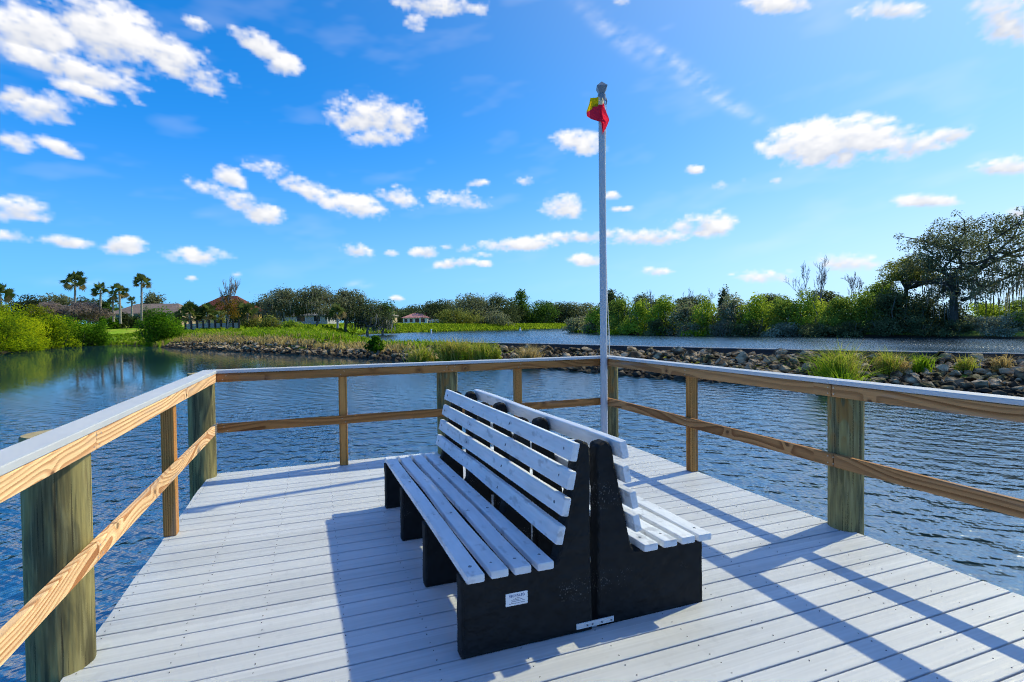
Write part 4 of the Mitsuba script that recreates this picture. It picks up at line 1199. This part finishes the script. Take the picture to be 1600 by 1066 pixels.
for n, ((px, yt, w, pal), lab) in enumerate(zip(LOWB, LL)):
    plant('waterside_bush', lab, 'bush', px, dep_at(px) + 1.6, yt, w * 1.25, pal, 540 + n, dens=1.15, leaf=2.0, clumps=20, low=.0, sm=.30)
BACK = [(955, 452, 40, RT_D, 'dark airy tree right behind the flagpole'), (1010, 457, 60, RT_D, 'dark tree behind the bushes right of the flagpole'), (1075, 457, 70, RT_D, 'dark tree behind the brownish bush'), (1131, 444, 22, RT_D, 'dark sprig of a tree rising above the right bank'), (1200, 456, 80, RT_D, 'dark tree behind the wide yellow-green bush'),
        (1290, 452, 80, RT_D, 'dark tree behind the bare trees'), (1375, 432, 70, RT_G, 'green tree behind the tall green bush'), (1545, 470, 70, RT_Y, 'sunlit yellow bush seen under the big tree'), (1600, 462, 70, RT_G, 'green tree behind the silvery bushes')]
for n, (px, yt, w, pal, lab) in enumerate(BACK):
    plant('background_tree', lab, 'tree', px, dep_at(px) + 14, yt, w * 1.3, pal, 570 + n, trunk=.1, dens=1.1, clumps=28, sm=.26)
plant('mid_oak', 'mid-height oak with an open crown left of the big tree', 'tree', 1418, 84, 398, 112, OAK_Y, 590, trunk=.55, dens=.85, moss=90, clumps=24, sm=.20, bark='m_bark_dark', fill=.15, limbs=12)
for px, yt, w, s, ln, lab in ((1262, 407, 46, 1, -.12, 'left one of two leafless trees above the right bank'), (1296, 399, 52, 2, .22, 'right one of two leafless trees above the right bank'), (1336, 424, 44, 3, .12, 'lower leafless tree right of the two tall ones')):
    bare_tree('leafless_tree', lab, px - (20 if s == 2 else 0), 92, yt, w, 600 + s, 'm_bare', 5, 3, 500, ln, .40, .13)
for px, s, lab in ((1078, 4, 'thin leafless tree top above the first bushes right of the flagpole'), (1102, 5, 'thin leafless tree top left of the dark sprig'), (1020, 6, 'faint leafless tree top near the flagpole')):
    bare_tree('leafless_tree', lab, px, 112, 445 + s, 26, 600 + s, 'm_bare', 4, 3, 495, 0, .5, .10)


def big_tree():
    rng = np.random.default_rng(77)
    dep = 76.0
    x, y = site(1492, dep); z0 = float(ground_z([x, y])[0]) - .2
    k = thing('big_tree', 'big spreading tree with a dark trunk, forked limbs and hanging moss at the right edge', 'tree')
    side, back = RT, np.array([RT[1], -RT[0], 0])
    pt = lambda px, py, dd=0.0: np.array([*(site(px, dep) + back[:2] * dd), level(px, py, dep)])
    segs, tips = [], []
    trunk = [pt(1492, 528), pt(1491, 500), pt(1490, 470), pt(1488, 446)]
    segs.append((trunk, [.62, .52, .46, .42]))
    limbs = [([(1488, 446), (1478, 420), (1470, 398), (1462, 375)], .30), ([(1488, 446), (1492, 415), (1500, 385), (1510, 362)], .30), ([(1489, 460), (1510, 440), (1540, 420), (1575, 398), (1610, 380)], .34), ([(1490, 470), (1520, 462), (1550, 448), (1590, 430), (1625, 425)], .26),
             ([(1500, 430), (1530, 405), (1550, 380), (1560, 358)], .24), ([(1482, 430), (1465, 415), (1450, 400), (1440, 388)], .2), ([(1540, 420), (1570, 375), (1590, 355)], .2), ([(1489, 455), (1474, 448), (1458, 444), (1440, 440)], .2), ([(1575, 398), (1600, 400), (1640, 390)], .16), ([(1510, 440), (1525, 430), (1535, 445), (1560, 452)], .14)]
    for l, r in limbs:
        pts = [pt(a, b, rng.normal(0, 1.2)) for a, b in l]
        segs.append((pts, np.linspace(r, r * .4, len(pts))))
        for q in pts[1:]:
            for m in range(5):
                e = q + rng.normal(0, 1, 3) * [2.4, 2.4, 1.4] + [0, 0, .7]
                segs.append(([q, (q + e) / 2 + rng.normal(0, .25, 3), e], [r * .35, r * .22, .03])); tips.append(e)
    put(k + '__trunk', wood_mesh(segs[:1], 10), 'm_bark_dark', True)
    put(k + '__limb', wood_mesh(segs[1:], 6), 'm_bark_dark', True)
    bl = []
    for a, b, w, h in ((1450, 392, 30, 22), (1468, 378, 34, 20), (1500, 366, 40, 20), (1540, 360, 44, 22), (1575, 358, 40, 22), (1600, 365, 46, 26), (1640, 380, 60, 40), (1480, 405, 40, 26), (1520, 392, 44, 26), (1560, 388, 46, 26), (1600, 398, 44, 22), (1490, 430, 34, 30), (1530, 425, 36, 18), (1590, 425, 40, 18), (1555, 440, 30, 14), (1478, 455, 24, 24), (1625, 430, 40, 20), (1445, 415, 20, 14)):
        for m in range(10):
            c = pt(a + rng.normal(0, w * .42), b + rng.normal(0, h * .42), rng.normal(0, 2.6))
            s = rng.uniform(.6, 1.45)
            bl.append((*c, s * 1.1, s * 1.1, s * .9))
    bl += [(*t, .75, .75, .5) for t in tips]
    crown_part(k + '__crown', foliage(bl, 26000, 1.9 * dep / 525, [(.05, .062, .036), (.105, .13, .065), (.19, .22, .11), (.32, .345, .22)], rng, .62, .25))
    vs, fs, cs = [], [], []
    P_ = np.array(MOSS) * .7
    for q in range(760):
        if q < 520:
            p = pt(rng.uniform(1455, 1625), 0, rng.normal(0, 2)); p[2] = level(1500, rng.choice([436, 450, 462]) + rng.normal(0, 12), dep)
        else: p = np.array(bl[rng.integers(0, len(bl))][:3])
        ln = float(np.clip(rng.lognormal(.2, .5), .5, 3.4)); a = rng.uniform(0, 3.14); u = np.array([math.cos(a), math.sin(a), 0]) * rng.uniform(.03, .10)
        vs += [p - u, p + u, p + u * .6 - [0, 0, ln * .6], p + rng.normal(0, .05, 3) - [0, 0, ln], p - u * .7 - [0, 0, ln * .5]]
        fs += [(q * 5, q * 5 + 1, q * 5 + 2), (q * 5, q * 5 + 2, q * 5 + 4), (q * 5 + 4, q * 5 + 2, q * 5 + 3)]
        cs += [P_[rng.integers(0, 3)] * rng.uniform(.6, 1.2)] * 5
    crown_part(k + '__hanging_moss', (np.array(vs), np.array(fs), np.array(cs)))
    labels[k + '__hanging_moss'] = {'kind': 'stuff', 'label': 'grey moss hanging from the limbs'}


big_tree()

# ---- grass
for lab, px, dep, yt, w, pal, n, s, wd_ in (
    ('tan and green grass clump left on the bare middle of the breakwater', 658, 38, 530, 40, G_MIX, 800, 1, .05),
    ('tall green grass clump on top of the breakwater left of the flagpole', 712, 37.5, 521, 56, G_MIX, 1500, 2, .05),
    ('green and straw grass clump right beside the tall one left of the flagpole', 754, 36.5, 526, 42, G_MIX, 900, 3, .05),
    ('low straw-coloured grass clump nearest the flagpole', 826, 33.5, 533, 36, G_TAN, 700, 4, .045),
    ('tallest bright green and ochre grass clump, right of the flagpole', 1316, 21, 527, 46, G_MIX, 1300, 5, .032),
    ('bright green tuft hanging down the boulders below the tallest clump', 1318, 19.6, 552, 26, G_GREEN, 420, 6, .03),
    ('left shoulder of green grass beside the tallest clump', 1291, 21.2, 540, 30, G_GREEN, 420, 7, .03),
    ('straw-coloured grass clump right of the tallest one', 1388, 22.2, 537, 36, G_MIX, 560, 8, .03),
    ('small green grass clump just left of the dark round pipe in the seawall', 1441, 22, 546, 30, G_GREEN, 300, 9, .03),
    ('small yellow-green grass clump second from the right edge', 1512, 21.5, 549, 30, G_MIX, 260, 10, .028),
    ('pale straw grass clump nearest the right edge', 1568, 21, 548, 30, G_TAN, 300, 11, .028),
    ('thin straw tuft at the left end of the tan grass', 1412, 22, 548, 24, G_TAN, 150, 12, .028),
):
    clump(lab, px, dep, yt, w, pal, n, 700 + s, wd_)
plant('small_shrub', 'small dark green leafy shrub among the boulders at the left end of the seawall', 'shrub', 587, 44, 523, 36, MANG_G, 720, dens=1.3, leaf=2.6, clumps=9, low=.0, yb=549)
for px, w, s, lab in ((972, 40, 1, 'lime-green marsh grass patch at the waterline right of the flagpole'), (1092, 36, 2, 'lime-green marsh grass patch farther right on the right bank')):
    rng = np.random.default_rng(730 + s); d_ = dep_at(px) + .8; x, y = site(px, d_); W_ = w * d_ / FOC
    k = thing('marsh_grass_patch', lab, 'grass', None)
    q = rng.normal(0, .26, (700, 1)) * W_ * RT[:2] + rng.normal(0, .5, (700, 2)) + [x, y]
    crown_part(k, blades(np.c_[q, np.full(700, WZ)], 1.25, .22, G_LIME, rng, .4))


def scatter(n, box, keep, rng):
    q = rng.uniform(box[0], box[1], (n, 2)); return q[keep(q)]


rng = np.random.default_rng(41)
shore = shapely.LineString(NEAR_BANK[:6]); chan_edge = CHANNEL.boundary
def on_land(q): return ~shapely.contains_xy(WATER, q[:, 0], q[:, 1])
def d_shore(q): return shapely.distance(shapely.points(q[:, 0], q[:, 1]), shore)
q = scatter(60000, ((-24, 38), (16, 96)), lambda q: on_land(q) & (d_shore(q) > 2.2) & (q[:, 1] + q[:, 0] * .55 < 82), rng)[:17000]
ds = d_shore(q); pick = rng.uniform(size=len(q))
tan = (ds < 2.9 + 2.2 * meshkit.noise(np.c_[q * .4, ds * 0])) | (pick < .10) | ((q[:, 0] < -8) & (pick < .45) & (ds < 7))
zq = ground_z(q)
for nm, sel, pal, lab, h_ in (('bank_grass', ~tan, G_GREEN, 'tall green grass covering the bank at the left end of the breakwater', .85), ('dry_bank_grass', tan, G_TAN + [(.20, .25, .04)], 'dry straw-coloured grass fringing the boulders at the left', .8)):
    crown_part(nm, blades(np.c_[q[sel], zq[sel] - .05], h_, .13, pal, rng, .5))
    labels[nm] = {'label': lab, 'category': 'grass', 'kind': 'stuff'}
q = scatter(90000, ((-30, 80), (130, 250)), on_land, rng)
dc = shapely.distance(shapely.points(q[:, 0], q[:, 1]), chan_edge)
q = q[(dc < 26) & (dc > .1)][:9000]
far_shore = shapely.LineString([(12, 148), (22, 171), (48, 192), (113, 231), (190, 290)])
q2 = along([(22, 171), (48, 192), (113, 231), (190, 290)], rng.uniform(0, 200, 9000)) + rng.uniform(0, 1, (9000, 1)) * np.array([-6.5, 11.0])
q = np.vstack([q, q2[on_land(q2)]]); zq = ground_z(q); dd = np.hypot(*(q - EYE[:2]).T)
crown_part('marsh_grass', blades(np.c_[q, zq - .1], 1.0, .0042 * 170, G_LIME, rng, .5))
labels['marsh_grass'] = {'label': 'bright lime-green marsh grass along the far shore of the channel', 'category': 'grass', 'kind': 'stuff'}
q = scatter(60000, ((-34, 84), (30, 130)), lambda q: on_land(q) & (np.hypot(*(q - EYE[:2]).T) > 84), rng)[:9000]; zq = ground_z(q)
crown_part('meadow_grass', blades(np.c_[q, zq - .05], .5, .32, G_LIME[:2] + G_GREEN, rng, .5))
labels['meadow_grass'] = {'label': 'rough green meadow grass between the bank and the oaks', 'category': 'grass', 'kind': 'stuff'}

# ------------------------------------------------------------------ houses, fence, markers
def house(label, px0, px1, depth, yr, ye, ybase, wall, roofm, wins=(), chimney=None, deep=11, hip=.35, over=.6, rot=0.0):
    """hip-roofed house facing the water between two bearings; yr, ye, ybase: rows of ridge, eaves and foot"""
    a, b = site(px0, depth), site(px1, depth)
    u = (b - a) / np.linalg.norm(b - a); w = np.linalg.norm(b - a); back = np.array([-u[1], u[0]])
    pm = (px0 + px1) / 2
    zr, ze, z0 = level(pm, yr, depth + deep / 2), level(pm, ye, depth), min(level(pm, ybase, depth), level(pm, ye, depth) - 2.3)
    k = thing('house', label, 'house')
    P3 = lambda s, t, z: np.array([*(a + u * s + back * t), z])
    put(k + '__wall', hull(np.array([P3(s, t, z) for s in (0, w) for t in (0, deep) for z in (z0 - 1, ze)])), wall)
    o = over; hp = hip * deep
    rf = np.array([P3(-o, -o, ze), P3(w + o, -o, ze), P3(w + o, deep + o, ze), P3(-o, deep + o, ze), P3(-o, -o, ze + .22), P3(w + o, -o, ze + .22), P3(w + o, deep + o, ze + .22), P3(-o, deep + o, ze + .22), P3(hp, deep / 2, zr), P3(w - hp, deep / 2, zr)])
    put(k + '__roof', hull(rf), roofm)
    for s, ww, zb, hh in wins:
        q = k + '__window'
        n = 0
        while (q if n == 0 else f'{q}_{n:03d}') in scene: n += 1
        key = q if n == 0 else f'{q}_{n:03d}'
        scene[key] = mikit.ply(hull(np.array([P3(s * w + c, t, z0 + zb + z) for c in (-ww / 2, ww / 2) for t in (-.05, .02) for z in (0, hh)])), 'm_glass_dark')
        scene[key + '__frame'] = mikit.ply(join([hull(np.array([P3(s * w + c0, t, z0 + zb + z) for c0 in (x0, x1) for t in (-.09, -.02) for z in (y0, y1)])) for x0, x1, y0, y1 in ((-ww / 2 - .08, ww / 2 + .08, hh, hh + .1), (-ww / 2 - .08, ww / 2 + .08, -.1, 0), (-ww / 2 - .08, -ww / 2, 0, hh), (ww / 2, ww / 2 + .08, 0, hh))]), 'm_white_paint')
    if chimney:
        s, t, hh = chimney
        put(k + '__chimney', hull(np.array([P3(s * w + c, t + e, z) for c in (-.5, .5) for e in (-.5, .5) for z in (ze, zr + hh)])), 'm_roof_red')
    return k


house('wide house with a low brown tiled roof behind the palms', 172, 282, 146, 475, 491, 500, 'm_wall_tan', 'm_roof_brown', [(.15, 2.2, .6, 1.6), (.35, 3.0, .2, 2.2), (.62, 2.0, .6, 1.5), (.85, 1.6, .6, 1.5)], None, 11)
house('yellow-walled house with a steep dark red roof', 306, 368, 132, 463, 485, 508, 'm_wall_yellow', 'm_roof_red', [(.13, 1.0, .9, 1.6), (.30, .35, .4, 2.6), (.62, 1.4, .9, 1.5), (.84, 1.4, .9, 1.5)], None, 14, .5)
house('long white-walled house seen under the oaks', 404, 512, 172, 486, 494, 504, 'm_wall_grey', 'm_roof_grey', [(.08, 2.6, .4, 1.8), (.3, 2.2, .5, 1.6), (.62, 2.6, .4, 1.9), (.85, 2.2, .4, 1.9)], None, 12)
house('grey house with tall blue-dark windows right of the oak grove', 588, 612, 200, 488, 494, 505, 'm_wall_tan', 'm_roof_grey', [(.4, 1.6, .3, 2.0), (.72, 1.6, .3, 2.0)], None, 10)
house('low white house with a pale pink roof', 630, 668, 235, 489, 497, 505, 'm_wall_white', 'm_roof_pink', [(.12, 1.4, .5, 1.5), (.34, 1.4, .5, 1.5), (.58, 1.8, .3, 1.8), (.82, 1.8, .3, 1.8)], (.86, 5, .2), 12)
house('small white outbuilding right of the pink-roofed house', 671, 686, 238, 499, 501, 506, 'm_wall_white', 'm_white_paint', [(.5, 1.2, .4, 1.2)], None, 4, .3, .2)
k = thing('garden_pillar', 'slender cream pillar between the grey and the pink-roofed house', 'pillar')
x, y = site(615, 205); z0 = level(615, 506, 205)
put(k, join([bbox((x - .5, y - .5, z0), (x + .5, y + .5, level(615, 488, 205)), .05), bbox((x - .65, y - .65, level(615, 488, 205) + .002), (x + .65, y + .65, level(615, 487, 205) + .05), .05)]), 'm_wall_yellow')

k = thing('garden_fence', 'grey panel fence with dark posts in front of the yellow house', 'fence')
pxs = np.linspace(290, 374, 10)
for n, px in enumerate(pxs):
    x, y = site(px, 108.5); z0 = float(ground_z([x, y])[0])
    put(k + '__post', bbox((x - .17, y - .17, z0 - .3), (x + .17, y + .17, z0 + 2.15), .03), 'm_fence_post')
    if n < 9:
        b = site(pxs[n + 1], 108.5); a = np.array([x, y]); u = (b - a) / np.linalg.norm(b - a); w = np.linalg.norm(b - a); nn = np.array([-u[1], u[0]])
        for m in range(4):
            put(k + '__board', hull(np.array([[*(a + u * s + nn * t), z0 + .12 + m * .34 + z] for s in (.19, w - .19) for t in (-.03, .03) for z in (0, .31)])), 'm_fence_panel')
for px, dep, lab, h_ in ((813, 196, 'small white buoy floating in the channel left of the flagpole', 1.2), (674, 150, 'small white marker in the marsh grass at the far shore', 1.3)):
    x, y = site(px, dep); z0 = max(WZ, float(ground_z([x, y])[0])) - .1
    k = thing('channel_buoy' if px == 813 else 'shore_marker', lab, 'buoy' if px == 813 else 'marker')
    put(k, lathe([(0, z0), (.42, z0), (.45, z0 + .45), (.22, z0 + .6), (.16, z0 + h_), (0, z0 + h_ + .12)] if px == 813 else [(0, z0), (.2, z0), (.2, z0 + h_), (.26, z0 + h_), (.2, z0 + h_ + .2), (0, z0 + h_ + .22)], (x, y), 12), 'm_white_paint', 30)
